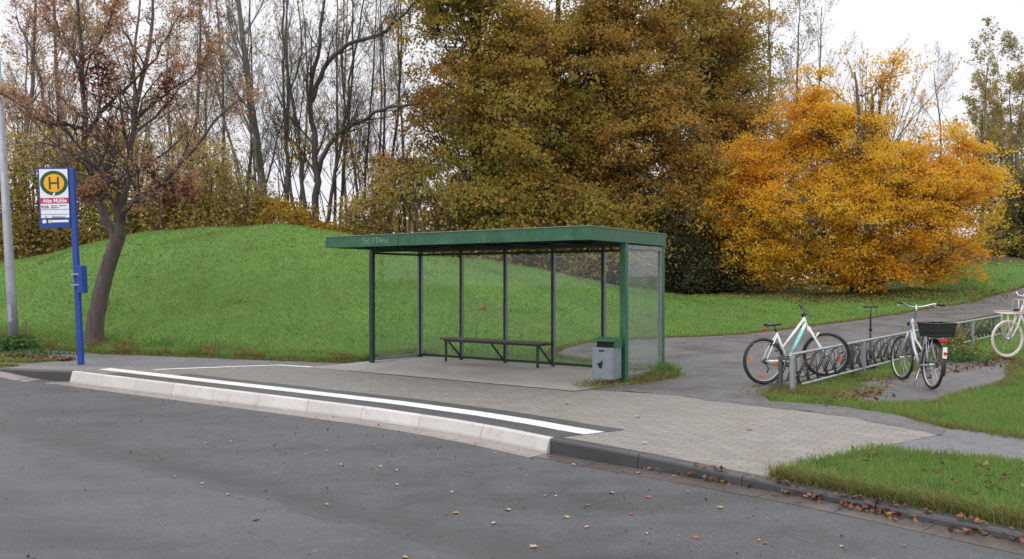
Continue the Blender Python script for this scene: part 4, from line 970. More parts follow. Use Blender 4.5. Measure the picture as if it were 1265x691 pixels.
def leafy(name, x, y, lobes, ncl, per, lsize, lmat, bmat, label, cat='tree', group=None, trunk_r=.25, trunk_top=None, cl_r=.55, gap=.28, stems=1, hubs=40, shell=.55, sink=-.1, up=.35, nfreq=.55, trunk_lean=(0, 0), boughs=0, br=.8):
    """lobes: (x, y, z, rx, rz) in local coordinates; clusters of leaves fill their outer part; every cluster hangs on a twig"""
    t = tree_thing(name, x, y, label, cat, group, sink)
    global rng
    rng = np.random.default_rng(int(abs(x * 131 + y * 17)) + 5)
    lb = np.array(lobes, float); wgt = lb[:, 3] ** 2 * lb[:, 4]; wgt /= wgt.sum()
    k = rng.choice(len(lb), ncl * 2, p=wgt); d = unit(rng.normal(size=(ncl * 2, 3))); rr = shell + (1 - shell) * rng.random(ncl * 2) ** .7
    c = lb[k, :3] + d * rr[:, None] * np.stack([lb[k, 3], lb[k, 3], lb[k, 4]], 1)
    ph = rng.random(6) * 6
    nz = (np.sin(c[:, 0] * nfreq * 2.1 + ph[0]) + np.sin(c[:, 1] * nfreq * 2.3 + ph[1]) + np.sin(c[:, 2] * nfreq * 2.7 + ph[2]) + np.sin((c[:, 0] + c[:, 2]) * nfreq * 4.1 + ph[3]) + np.sin((c[:, 0] - c[:, 2]) * nfreq * 5.3 + ph[4])) / 5
    c = c[(nz + rng.normal(size=len(c)) * .12) > (-1 + 2 * gap) * .8][:ncl]; c = c[c[:, 2] > .15]
    if boughs:      # foliage in separate flattened, drooping boughs with dark gaps between them
        bc = c[:boughs]; m = max(1, ncl // len(bc)); rad = br * (.6 + .8 * rng.random(len(bc))); o2 = rng.normal(size=(len(bc), m, 2)) * .5; rr2 = (o2 ** 2).sum(-1)
        outw = unit(bc[:, :2] * 1.0)[:, None, :]; tilt = (o2 * outw).sum(-1)
        c = np.concatenate([bc[:, None, :2] + o2 * rad[:, None, None], (bc[:, None, 2] + rad[:, None] * (.18 - .35 * rr2 - .30 * tilt + rng.normal(size=rr2.shape) * .16))[..., None]], -1).reshape(-1, 3)
        c = c[c[:, 2] > .12]
    top = trunk_top or lb[:, 2].max()
    acc = Acc(); tr = Acc()
    limbs = []
    for s in range(stems):
        a = rng.random() * 6.28; off = (0 if stems == 1 else .35) ; b0 = np.array([off * math.cos(a), off * math.sin(a), 0])
        lean = np.array([trunk_lean[0] + (0 if stems == 1 else math.cos(a) * top * .16), trunk_lean[1] + (0 if stems == 1 else math.sin(a) * top * .16), top])
        P, R = poly_branch([b0, b0 + (lean - b0) * .33 + rng.normal(size=3) * .15, b0 + (lean - b0) * .66 + rng.normal(size=3) * .25, lean], [trunk_r, trunk_r * .75, trunk_r * .5, trunk_r * .15], 16, .03)
        R[0, 0] *= 1.35; tr.tubes(P, R, 9); limbs.append(P[0])
    TP = np.concatenate(limbs)
    LP = [TP]; 
    for (lx, ly, lz, rx, rz) in lb:
        e = np.array([lx, ly, lz + rz * .5]); h = max(.25 * lz, lz - max(rz, np.hypot(lx, ly)) * .9); j = np.argmin(np.abs(TP[:, 2] - h) + rng.random(len(TP)) * .3)
        s0 = TP[j]; m1 = s0 + (e - s0) * .4 + np.array([0, 0, -.06]) * np.linalg.norm(e - s0)
        r = trunk_r * .42 * (1 - .5 * h / max(top, 1)); P, R = poly_branch([s0, m1, e], [r, r * .6, r * .15], 12, .05); acc.tubes(P, R, 6); LP.append(P[0])
    LP = np.concatenate(LP)
    def connect(targets, src, r0, r1, K, S):
        dd = np.linalg.norm(targets[:, None] - src[None], axis=2) + np.maximum(0, src[None, :, 2] - targets[:, None, 2] + .2) * 1.5
        s = src[dd.argmin(1)]; f = np.linspace(0, 1, K)[None, :, None]
        md = (s + targets) / 2 + rng.normal(size=s.shape) * .12 * np.linalg.norm(targets - s, axis=1, keepdims=True) + np.array([0, 0, .05])
        P = (1 - f) ** 2 * s[:, None] + 2 * f * (1 - f) * md[:, None] + f * f * targets[:, None]
        R = np.linspace(r0, r1, K)[None].repeat(len(s), 0); acc.tubes(P, R, S); return P.reshape(-1, 3)
    if hubs and len(c):
        hb = c[rng.choice(len(c), min(hubs, len(c)), replace=False)]; near = LP[np.linalg.norm(hb[:, None] - LP[None], axis=2).argmin(1)]
        hb = near + (hb - near) * .75; LP = np.concatenate([LP, connect(hb, LP, trunk_r * .16 + .01, .014, 7, 5)])
    if len(c): connect(c, LP, .016, .006, 5, 3)
    tr.build('trunk', bmat, t); acc.build('branches', bmat, t)
    n = len(c); pts = np.repeat(c, per, 0) + rng.normal(size=(n * per, 3)) * np.array([cl_r, cl_r, cl_r * .55]) * .6
    pts = pts[pts[:, 2] > .1]
    V, Qd = leaves(pts, lsize, up=up); npmesh('crown', V, Qd, lmat, t)
    return t
def lobes_in(cx, cz, rx, rz, n, fr=.42, ry=None, seed=0, yoff=0):
    r = np.random.default_rng(seed); out = []
    for i in range(n):
        d = unit(r.normal(size=3)); q = .62 * (.6 + .4 * r.random()); k = fr * (.75 + .5 * r.random())
        out.append((cx + d[0] * q * rx, yoff + d[1] * q * (ry or rx * .8), cz + d[2] * q * rz, rx * k, rz * k * .85))
    return out

LM = {}
LM['olive'] = leaf_mat('oak_leaves_olive', [(0.28, 0.27, 0.055), (0.39, 0.32, 0.065), (0.45, 0.32, 0.07), (0.28, 0.31, 0.055), (0.48, 0.29, 0.075)], .22, .15, (0.45, 0.235, 0.055), .85, .5)
LM['rust'] = leaf_mat('oak_leaves_rust', [(0.36, 0.215, 0.05), (0.44, 0.25, 0.06), (0.49, 0.265, 0.065), (0.32, 0.27, 0.05), (0.52, 0.25, 0.07)], .22, .15, (0.27, 0.27, 0.05), .65, .5)
LM['orange'] = leaf_mat('orange_leaves', [(0.68, 0.39, 0.028), (0.77, 0.48, 0.04), (0.81, 0.54, 0.06), (0.72, 0.42, 0.03), (0.82, 0.57, 0.09)], .20, .15, (0.76, 0.35, 0.04), .6, .55)
LM['yellow'] = leaf_mat('yellow_leaves', [(0.312, 0.204, 0.024), (0.432, 0.300, 0.036), (0.552, 0.324, 0.036), (0.264, 0.216, 0.036)], .6, .4, (0.420, 0.180, 0.024), .5, .4)
LM['yelgreen'] = leaf_mat('yellow_green_leaves', [(0.24, 0.24, 0.045), (0.36, 0.32, 0.06), (0.44, 0.34, 0.07), (0.26, 0.28, 0.05), (0.44, 0.27, 0.07)], .4, .5, (0.42, 0.25, 0.07), .6, .45)
LM['redbrown'] = leaf_mat('red_brown_leaves', [(0.46, 0.22, 0.16), (0.52, 0.27, 0.17), (0.40, 0.18, 0.14), (0.46, 0.36, 0.14), (0.56, 0.25, 0.18)], .5, .2, (0.40, 0.32, 0.13), .5, .5)
LM['darkred'] = leaf_mat('dark_red_seed_clusters', [(0.10, 0.015, 0.02), (0.15, 0.025, 0.03), (0.075, 0.015, 0.018)], 1, .3, None, 0, .2)
LM['darkgreen'] = leaf_mat('dark_evergreen_leaves', [(0.025, 0.04, 0.02), (0.045, 0.06, 0.028), (0.06, 0.07, 0.03), (0.09, 0.07, 0.035)], .8, .4, (0.07, 0.06, 0.03), .6, .2)
LM['hedge'] = leaf_mat('hedge_leaves', [(0.28, 0.27, 0.08), (0.38, 0.36, 0.09), (0.50, 0.36, 0.11), (0.54, 0.44, 0.10), (0.46, 0.26, 0.13)], .4, .3, (0.48, 0.32, 0.11), .6, .5)
LM['olivepale'] = leaf_mat('pale_olive_leaves', [(0.28, 0.29, 0.09), (0.36, 0.34, 0.11), (0.32, 0.29, 0.09)], .5, .35, (0.38, 0.27, 0.09), .5, .45)

# ------------------------------------------------------------------ the leaning tree beside the sign
def left_tree():
    x, y = -9.45, 17.95; t = tree_thing('broadleaf_tree', x, y, 'leaning tree with sparse red brown leaves on the grass behind the bus stop sign', 'tree', None, -.08)
    s = 18.0 / F      # metres per photograph pixel at this depth
    def q(u, v, dy=0): return ((u - 632.5) * (18.0 + dy) / F - x, dy + (18.0 - y), (345.5 - v) * (18.0 + dy) / F + 1.6 - h1(x, y) + .08)
    tr = Acc(); P, R = poly_branch([q(114, 432), q(120, 385), q(132, 335), q(147, 290)], [.22, .18, .165, .15], 14, .006); R[0, 0] *= 1.25; tr.tubes(P, R, 14); tr.build('trunk', MAT['barkred'], t)
    acc = Acc(); limbs = [
        ([q(143, 302), q(133, 275, .1), q(120, 240, .2), q(106, 190, .1), q(104, 130, 0), q(98, 60, -.2), q(96, -20, -.4)], [.12, .10, .085, .07, .055, .045, .03]),
        ([q(147, 292), q(149, 262), q(156, 225, -.1), q(163, 170, -.2), q(172, 110, -.2), q(186, 40, 0), q(192, -20, .1)], [.13, .10, .085, .065, .05, .04, .02]),
        ([q(149, 280), q(155, 258, -.2), q(178, 240, -.4), q(205, 222, -.6), q(243, 180, -.9), q(275, 140, -1.0), q(300, 120, -1.0)], [.085, .075, .06, .05, .035, .022, .012]),
        ([q(122, 250, .2), q(100, 225, .5), q(78, 190, .8), q(60, 150, 1.0), q(48, 90, 1.2), q(20, 20, 1.2)], [.06, .055, .045, .038, .03, .015]),
        ([q(104, 170, .1), q(122, 145, 0), q(142, 122, -.2), q(175, 90, -.3), q(205, 50, -.3), q(225, 10, -.2)], [.05, .045, .038, .03, .02, .012]),
        ([q(104, 160, .1), q(85, 155, -.3), q(55, 152, -.6), q(25, 130, -.8), q(-10, 110, -.9)], [.045, .038, .03, .022, .012]),
        ([q(158, 215, -.1), q(135, 225, -.4), q(118, 245, -.5), q(100, 240, -.6)], [.04, .03, .022, .012]),
        ([q(104, 110, 0), q(90, 70, .3), q(70, 30, .5), q(60, -20, .6)], [.045, .035, .025, .015]),
        ([q(157, 212, -.1), q(185, 212, -.2), q(215, 232, -.4), q(235, 225, -.5)], [.035, .028, .02, .01]),
        ([q(165, 150, -.2), q(200, 120, 0), q(240, 90, .2), q(262, 60, .3)], [.04, .03, .02, .01]),
        ([q(100, 80, -.2), q(125, 50, -.3), q(140, 10, -.3), q(150, -30, -.3)], [.035, .03, .02, .01])]
    ends = []
    for p, r in limbs:
        P, R = poly_branch(p, r, 18, .02); ln = np.array([np.linalg.norm(np.diff(P[0], axis=0), axis=1).sum()])
        lv = bare(acc, P, R, ln * .8, [(16, .15, .75, .38, .5, 7, .16, .05, 4), (8, .15, .7, .5, .6, 5, .2, .0, 3), (5, .2, .6, .55, .8, 4, .2, -.03, 3)], 8)
        ends.append(lv[2][0][:, 2:].reshape(-1, 3)); ends.append(lv[3][0][:, 1:].reshape(-1, 3))
    acc.build('branches', MAT['barkred'], t)
    E = np.concatenate(ends); pts = E + rng.normal(size=E.shape) * .06; pts = pts[rng.random(len(pts)) < .6]
    V, Qd = leaves(pts, .052, up=0); npmesh('crown', V, Qd, LM['redbrown'], t)
    seeds = []  # clumps of dark red seeds hanging in the crown
    for (u, v, n, r) in ((128, 95, 260, .22), (132, 110, 260, .2), (125, 80, 160, .18), (133, 155, 200, .22), (205, 108, 160, .18), (208, 240, 160, .14), (190, 215, 80, .12), (97, 95, 80, .14), (230, 235, 90, .14)):
        c = np.array(q(u, v, -.4)); p = c + rng.normal(size=(n, 3)) * np.array([r, r, r * 1.5]) * (.5 + .6 * rng.random((n, 1))); seeds.append(p)
    for sd_ in seeds: V, Qd = leaves(sd_, .065, up=-.3); npmesh('seed_cluster', V, Qd, LM['darkred'], t)
left_tree()

# ------------------------------------------------------------------ bare and half bare trees behind the mound
SPEC = [(14, .22, .62, .42, .36, 8, .10, .10, 5), (9, .2, .6, .45, .5, 6, .13, .08, 3), (6, .2, .55, .5, .65, 4, .16, .05, 3), (4, .2, .5, .6, .8, 3, .16, .02, 3)]
SPECL = [(14, .18, .5, .34, .36, 7, .10, .12, 4), (8, .2, .5, .45, .55, 5, .13, .08, 3), (5, .2, .5, .55, .7, 4, .16, .05, 3), (3, .2, .5, .6, .8, 3, .16, .03, 3)]
def bare_tree(u, Y, h, r, label, lean=0, mat='barkdark', spec=SPEC, leafm=None, leafn=0, group='bare trees behind the mound', stems=None, lsize=.12):
    x = W(u, Y); t = tree_thing('bare_tree', x, Y, label, 'tree', group, -.2); r *= .78
    acc = Acc(); tr = Acc(); tips = []
    for (dx, ln, hh, rr) in (stems or [(0, lean, 1, 1)]):
        b = np.array([dx, rng.normal() * .15, 0]); e = b + np.array([ln, rng.normal() * .4, h * hh])
        P, R = poly_branch([b, b + (e - b) * .3 + rng.normal(size=3) * .12, b + (e - b) * .65 + rng.normal(size=3) * .2, e], [r * rr, r * rr * .75, r * rr * .5, r * rr * .12], 16, .03)
        tr.tubes(P, R, 8)
        a2 = Acc(); lv = bare(a2, P, R, np.array([h * hh * .75]), spec, 8); 
        for V_, Q_ in list(zip(a2.V, a2.Q))[1:]: acc.V.append(V_); acc.Q.append(Q_ - Q_.min() + acc.n); acc.n += len(V_)
        tips.append(lv[-1][0].reshape(-1, 3)); tips.append(lv[-2][0].reshape(-1, 3))
    tr.build('trunk', MAT[mat], t); acc.build('branches', MAT[mat], t)
    if leafm:
        E = np.concatenate(tips); E = E[rng.choice(len(E), min(leafn, len(E)), replace=False)]
        V, Qd = leaves(E + rng.normal(size=E.shape) * .12, lsize); npmesh('crown', V, Qd, LM[leafm], t)
    return t
bare_tree(20, 40, 17, .22, 'bare tree at the far left edge behind the hedge', .8, 'barkmauve', leafm='redbrown', leafn=2600, lsize=.13)
bare_tree(78, 44, 18, .24, 'bare tall tree behind the leaning tree, left of its trunk', -.8, 'barkmauve', leafm='hedge', leafn=2400, lsize=.13)
bare_tree(170, 42, 17, .2, 'bare mauve twigged tree behind the crown of the leaning tree', .6, 'barkmauve', leafm='redbrown', leafn=3000, lsize=.13)
bare_tree(232, 39, 16, .18, 'slim bare tree right of the leaning tree crown', .5, 'barkmauve', leafm='redbrown', leafn=2600, lsize=.13)
bare_tree(282, 41, 16, .16, 'slim bare tree left of the big forked alder', -.6, 'bark', leafm='yelgreen', leafn=1400)
bare_tree(336, 37, 18, .29, 'big alder with thick grey trunks leaning left behind the mound', -1.5, 'barkgrey', leafm='olivepale', leafn=900, group=None, stems=[(0, -1.9, 1, 1), (.7, -.2, .95, .45), (-.5, -3.0, .8, .4)])
def arching_tree():
    Y = 36.5; x = W(388, Y); t = tree_thing('bare_tree', x, Y, 'dark many stemmed tree with long bare limbs arching to the right', 'tree', None, -.2); g = h1(x, Y) - .2
    def q(u, v, dy=0): return ((u - 632.5) * (Y + dy) / F - x, dy, (345.5 - v) * (Y + dy) / F + 1.6 - g)
    tr = Acc(); acc = Acc()
    L_ = [([q(389, 292), q(391, 230), q(388, 170), q(384, 110), q(396, 50), q(405, -30)], [.24, .20, .17, .14, .10, .05]),
          ([q(390, 225), q(402, 190), q(418, 165), q(450, 148), q(485, 132, -.5), q(520, 128, -.8)], [.15, .14, .12, .11, .09, .05]),
          ([q(385, 125), q(400, 90, -.3), q(425, 58, -.5), q(465, 45, -.6), q(495, 22, -.8), q(523, -6, -1)], [.15, .14, .125, .11, .08, .045]),
          ([q(382, 292), q(372, 220), q(366, 150), q(352, 70), q(350, -20)], [.14, .12, .10, .08, .04]),
          ([q(400, 292), q(412, 230), q(424, 160), q(436, 80), q(452, -20)], [.13, .11, .09, .07, .03]),
          ([q(374, 292), q(360, 240), q(352, 170), q(358, 120), q(372, 60), q(366, -20)], [.11, .10, .08, .06, .05, .02]),
          ([q(330, 95, 0), q(345, 62, -.3), q(372, 40, -.5), q(400, 26, -.6), q(425, 20, -.6)], [.10, .09, .08, .06, .03])]
    tips = []
    for i, (p, r) in enumerate(L_[:6]):
        r = [q_ * .75 for q_ in r]
        P, R = poly_branch(p, r, 20, .04); ln = np.array([np.linalg.norm(np.diff(P[0], axis=0), axis=1).sum()]); a2 = Acc()
        lv = bare(a2, P, R, ln * .8, [(12, .2, .65, .34, .42, 8, .12, .12, 4), (8, .2, .6, .45, .5, 6, .14, .10, 3), (5, .2, .55, .5, .65, 4, .16, .05, 3), (3, .2, .55, .6, .8, 3, .16, .05, 3)], 8)
        tips.append(lv[2][0].reshape(-1, 3)); (tr if i in (0, 3, 4, 5) else acc).tubes(P, R, 9)
        for V_, Q_ in list(zip(a2.V, a2.Q))[1:]: acc.V.append(V_); acc.Q.append(Q_ - Q_.min() + acc.n); acc.n += len(V_)
    tr.build('trunk', MAT['barkdark'], t); acc.build('branches', MAT['barkdark'], t)
    E = np.concatenate(tips); E = E[(E[:, 2] < 6.5)]; E = E[rng.random(len(E)) < .8]
    E = np.concatenate([E, E + rng.normal(size=E.shape) * .15])
    V, Qd = leaves(E + rng.normal(size=E.shape) * .12, .14); npmesh('crown', V, Qd, LM['yellow'], t)
arching_tree()
for i, (u, Y, h, r, ln, lab) in enumerate([
    (420, 39, 17, .13, .5, 'slim dark bare trunk just right of the many stemmed tree'), (436, 42, 17, .12, -.3, 'second slim bare trunk right of the many stemmed tree'),
    (452, 38, 16, .10, .6, 'third slim bare trunk right of the many stemmed tree'), (468, 43, 18, .12, 0, 'slim bare trunk midway between many stemmed tree and oaks'),
    (484, 40, 17, .13, .4, 'slim bare trunk two before the leftmost oak'), (500, 38, 16, .12, -.4, 'slim bare trunk touching the leftmost oak crown'),
    (408, 45, 18, .14, .3, 'bare trunk seen between the stems of the many stemmed tree'), (356, 44, 18, .14, .2, 'bare trunk between the big alder and the many stemmed tree'),
    (302, 45, 17, .14, .2, 'slim bare trunk just left of the big alder')]):
    bare_tree(u, Y, h, r, lab, ln, 'bark' if i % 2 else 'barkdark', SPECL, 'yelgreen' if i % 3 == 0 else None, 250)
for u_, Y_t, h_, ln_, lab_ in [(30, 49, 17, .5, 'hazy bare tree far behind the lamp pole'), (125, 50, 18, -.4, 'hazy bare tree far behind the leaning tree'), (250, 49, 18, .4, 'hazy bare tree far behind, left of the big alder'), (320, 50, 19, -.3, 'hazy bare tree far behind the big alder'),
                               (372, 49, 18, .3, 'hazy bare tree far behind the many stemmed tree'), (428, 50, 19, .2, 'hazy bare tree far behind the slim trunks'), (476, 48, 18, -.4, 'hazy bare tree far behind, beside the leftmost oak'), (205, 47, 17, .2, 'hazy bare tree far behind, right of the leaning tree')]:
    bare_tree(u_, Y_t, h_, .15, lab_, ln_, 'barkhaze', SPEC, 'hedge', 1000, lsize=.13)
for u_, h_, lab_ in [(1205, 11, 'dense twiggy tree just right of the orange tree'), (1238, 12, 'dense twiggy tree before the right edge'), (1268, 11.5, 'dense twiggy tree at the right edge')]:
    bare_tree(u_, 51, h_, .15, lab_, .2, 'barkhaze', SPEC, 'hedge', 1800, lsize=.15)
bare_tree(975, 52, 19, .2, 'bare tree rising between the rusty oak and the orange tree', .8, 'bark', leafm='olivepale', leafn=1500)
bare_tree(945, 50, 20, .2, 'bare tree behind the right shoulder of the rusty oak', .3, 'bark', leafm='olivepale', leafn=900)
bare_tree(1212, 54, 15, .2, 'bare tree behind the right side of the orange tree', .4, 'bark', leafm='olivepale', leafn=2200, lsize=.16)
bare_tree(1245, 50, 11.5, .2, 'half bare tree at the right edge with olive leaves', .2, 'bark', leafm='olivepale', leafn=1400, lsize=.14)
bare_tree(1228, 47, 11, .16, 'slim leafy tree between the two half bare trees at right', -.3, 'bark', leafm='yelgreen', leafn=1100, lsize=.14)
bare_tree(1262, 47, 10.5, .16, 'slim tree with yellowish leaves near the right edge', .3, 'bark', leafm='yelgreen', leafn=1300, lsize=.14)
bare_tree(1010, 50, 17.5, .16, 'bare tree above the left shoulder of the orange tree', .5, 'bark', leafm='olivepale', leafn=700)
bare_tree(1280, 52, 15, .2, 'bare tree cut by the right edge of the view', -.3, 'bark', leafm='olivepale', leafn=900, lsize=.16)
bare_tree(1160, 56, 15, .16, 'bare tree top above the orange tree', -.3, 'bark', leafm='olivepale', leafn=200)

# ------------------------------------------------------------------ shrubs along the wood edge, left
HB = [(-10, 33, 5.8, 'hedge', 'shrub at the far left edge behind the lamp pole'), (42, 34, 6.0, 'yelgreen', 'yellow green shrub behind the bus stop sign'), (95, 35, 6.4, 'hedge', 'mixed shrub behind the leaning trunk'),
      (150, 34, 5.8, 'yelgreen', 'yellow green shrub right of the leaning trunk'), (205, 34, 5.4, 'hedge', 'mixed brown shrub right of the leaning tree'), (258, 35, 4.2, 'hedge', 'lower brownish shrub at the mound top'),
      (308, 36, 4.4, 'hedge', 'shrub at the foot of the big alder')]
for i, (u, Y, h, m, lab) in enumerate(HB):
    lb = [(rng.normal() * 1.0, rng.normal() * .5, h * f, 1.5 + rng.random() * .5, h * .24) for f in (.18, .3, .45, .6, .78)]
    leafy('shrub', W(u, Y), Y, lb, 400, 17, .12, LM[m], MAT['bark'], lab, 'shrub', 'shrubs along the wood edge', .06, h * 1.25, stems=6, hubs=50, shell=.2, gap=.3 if i < 3 else .42)
for (u, Y, h, m, lab, w) in [(378, 34.5, 2.9, 'yellow', 'bright yellow leaved shrub at the foot of the many stemmed tree', 1.1), (412, 35, 2.2, 'yellow', 'small yellow shrub on the mound top behind the shelter roof end', .8),
                          (345, 35, 3.2, 'yelgreen', 'thin shrub between the alder and the yellow shrub', .9)]:
    lb = [(rng.normal() * .5, rng.normal() * .4, h * f, w, h * .22) for f in (.25, .5, .8)]
    leafy('shrub', W(u, Y), Y, lb, 170, 24, .14, LM[m], MAT['barkdark'], lab, 'shrub', 'shrubs along the wood edge', .05, h, stems=4, hubs=14, shell=.3, gap=.3)
for (u, Y, h, lab) in [(445, 37, 3.4, 'low twiggy bush between the slim bare trunks'), (330, 38, 6.0, 'tall thin brownish bush beside the big alder'), (520, 35, 5.5, 'thin brownish half bare bush left of the oaks'), (560, 35, 4.8, 'thin brownish half bare bush below the leftmost oak'), (485, 36, 4.2, 'low half bare bush at the right end of the mound')]:
    lb = [(rng.normal() * .8, rng.normal() * .4, h * f, 1.3, h * .22) for f in (.2, .45, .7)]
    leafy('shrub', W(u, Y), Y, lb, 230, 14, .12, LM['hedge'], MAT['barkdark'], lab, 'shrub', 'shrubs along the wood edge', .06, h, stems=6, hubs=30, shell=.3, gap=.35)

# ------------------------------------------------------------------ oaks
OB = MAT['barkdark']
def oak(u, Y, rx, top, bottom, m, lab, seed, n=30, ncl=3200, nb=300):
    cz = (top + bottom) / 2; rz = (top - bottom) / 2
    lb = lobes_in(0, cz, rx, rz, n, .36, seed=seed, yoff=0)
    r_ = np.random.default_rng(seed + 50); lb = lb + [(rx * .8 * math.cos(a_) , rx * .6 * math.sin(a_), r_.uniform(1.8, 6.5), rx * .42, 1.6) for a_ in np.arange(10) * .63 + r_.random()]
    leafy('oak_tree', W(u, Y), Y, lb, ncl, 30, .14, LM[m], OB, lab, 'tree', 'autumn oaks behind the shelter', .34, top * .92, cl_r=.42, gap=.36, hubs=130, shell=.15, stems=1, boughs=nb, br=1.2, up=.5)
oak(592, 38, 5.0, 20, .4, 'olive', 'leftmost autumn oak with olive brown crown above the shelter roof', 3)
oak(690, 41, 5.8, 21, .2, 'olive', 'olive green oak above the middle of the shelter roof', 5)
oak(786, 39.5, 5.6, 20.5, .4, 'rust', 'rusty brown oak above the right end of the shelter', 8)
oak(876, 42, 5.0, 20, .6, 'rust', 'rightmost rusty oak beside the orange tree', 13, ncl=2200)
for (u, Y, h, m, lab) in [(610, 35, 4.0, 'yelgreen', 'olive bush under the leftmost oak'), (680, 36, 4.4, 'yelgreen', 'yellow brown bush behind the middle of the shelter'), (745, 36, 4.6, 'yelgreen', 'yellow green bush behind the right shelter posts'),
                          (808, 37, 5.0, 'yelgreen', 'yellow green bush above the right roof corner'), (868, 39, 6.0, 'yelgreen', 'tall yellow green bush left of the orange tree')]:
    lb = [(rng.normal() * 1.0, rng.normal() * .5, h * f, 1.7, h * .24) for f in (.2, .4, .62, .8)]
    leafy('shrub', W(u, Y), Y, lb, 380, 26, .16, LM[m], OB, lab, 'shrub', 'shrubs along the wood edge', .07, h, stems=4, hubs=24, shell=.3, gap=.2)
for (u, Y, h, lab) in [(828, 36, 2.9, 'dark evergreen bush at the wood edge right of the shelter'), (862, 36.5, 3.2, 'larger dark evergreen bush beside the orange tree'), (893, 37, 2.6, 'dark evergreen bush half hidden by the orange tree'), (775, 36, 2.4, 'dark evergreen bush seen through the shelter side glass'), (720, 36, 2.2, 'dark evergreen bush seen through the shelter back glass'), (655, 37, 2.4, 'dark evergreen bush behind the mound shoulder')]:
    lb = [(rng.normal() * .7, rng.normal() * .4, h * f, 1.25, h * .28) for f in (.2, .45, .75)]
    leafy('evergreen_bush', W(u, Y), Y, lb, 260, 30, .13, LM['darkgreen'], OB, lab, 'shrub', 'dark evergreen bushes at the wood edge', .06, h * .8, stems=3, hubs=14, shell=.3, gap=.08)
# far wood behind everything: reads as one mass
def far_wood():
    pts = []
    for k in range(26000):
        u = rng.uniform(480, 1320); Y = rng.uniform(46, 56); x = W(u, Y); top = 4.2 + 1.6 * math.sin(u * .021) + 1.2 * math.sin(u * .05 + 1) + (1.5 if u < 900 else 0)
        pts.append((x, Y, .9 + rng.random() ** .8 * top))
    for k in range(9000):
        u = rng.uniform(-60, 330); Y = rng.uniform(42, 50); x = W(u, Y); top = 3.0 + 1.0 * math.sin(u * .04)
        pts.append((x, Y, 1.8 + rng.random() ** .8 * top))
    V, Qd = leaves(np.array(pts), .34); o = npmesh('far_wood', V, Qd, LM['hedge']); tag(o, 'dense mass of far woodland undergrowth behind the trees', 'woodland', None, 'stuff')
far_wood()

# ------------------------------------------------------------------ orange tree
def orange_tree():
    Y = 36.0; x = W(1058, Y); lb = []
    def q(u, v, r, dy=0, rz=None): lb.append(((u - 1058) / F * Y, dy, (345.5 - v) / F * Y + 1.6 - (h1(x, Y) - .1), r, rz or r * .8))
    for a in [(1000, 120, 1.5), (1010, 160, 1.9), (970, 190, 1.9, .5), (930, 205, 1.5), (1045, 200, 2.1, -.8), (915, 245, 1.5), (965, 255, 2.2, -.8), (1020, 265, 2.3, -1.2), (1090, 250, 2.2, -1.2), (1150, 235, 2.2, -.3), (1195, 220, 1.5), (1175, 180, 1.5), (1135, 185, 1.2), (1205, 255, 1.2), (905, 270, 1.1), (1160, 280, 1.8, -.5),
              (940, 310, 1.6, -.6), (985, 325, 1.5, -1), (1040, 325, 1.7, -1.4), (1095, 318, 1.8, -1.2), (1150, 325, 1.4, -.8), (935, 338, .9), (1000, 345, .8, -1.3), (1080, 343, .9, -1.5), (1130, 340, .8, -1), (1000, 90, .9), (1090, 105, .7), (1100, 80, .55), (1085, 150, .8), (1085, 195, 1.5, .3), (1110, 215, 1.6, -.4), (1060, 235, 1.8, -.6), (1050, 160, 1.2), (985, 140, 1.2), (1120, 260, 1.6, -.9), (1065, 290, 1.8, -1.2), (1215, 235, 1.0), (895, 262, 1.0), (900, 285, 1.0), (925, 290, 1.3), (897, 275, .9), (908, 236, .9), (912, 310, 1.0)]: q(*a)
    leafy('orange_tree', x, Y, lb, 5200, 30, .10, LM['orange'], MAT['bark'], 'broad bright orange autumn tree with foliage down to the grass', 'tree', None, .22, 9.6, cl_r=.34, gap=.14, stems=3, hubs=220, shell=.2, up=.45, nfreq=.9, boughs=650, br=.85)
    t = [o for o in bpy.data.objects if o.name.startswith('orange_tree')][0]
    acc = Acc(); n = 20
    b = np.column_stack([rng.normal(.6, .5, n), rng.normal(0, .4, n), rng.uniform(3.2, 5.0, n)])
    tgt = np.column_stack([rng.uniform(-.6, 3.6, n), rng.normal(0, .8, n), rng.uniform(8.4, 11.2, n)])
    P, R = grow(b, tgt - b, np.linalg.norm(tgt - b, axis=1), np.full(n, .034), np.full(n, .008), 10, .035, .0)
    lv = bare(acc, P, R, np.linalg.norm(tgt - b, axis=1), [(13, .2, .42, .26, .4, 6, .08, .08, 3), (6, .2, .4, .45, .6, 4, .1, .04, 3)], 5)
    acc.build('bare_top_branches', MAT['barkred'], t)
    E = lv[2][0].reshape(-1, 3); E = E[rng.choice(len(E), 1500, replace=False)]; V, Qd = leaves(E, .12); npmesh('sparse_top_leaves', V, Qd, LM['orange'], t)
orange_tree()
for (u, Y, h, m, lab) in [(1238, 46, 3.8, 'yelgreen', 'olive yellow bush on the bank right of the orange tree'), (1275, 45, 4.4, 'darkgreen', 'dark bush at the right edge on the bank'), (1262, 48, 6.5, 'yelgreen', 'tall olive bush at the right edge behind the bank')]:
    lb = [(rng.normal() * .9, rng.normal() * .5, h * f, 1.7, h * .25) for f in (.2, .45, .75)]
    leafy('shrub', W(u, Y), Y, lb, 420, 26, .17, LM[m], OB, lab, 'shrub', 'shrubs on the right bank', .07, h, stems=4, hubs=24, shell=.3, gap=.15)

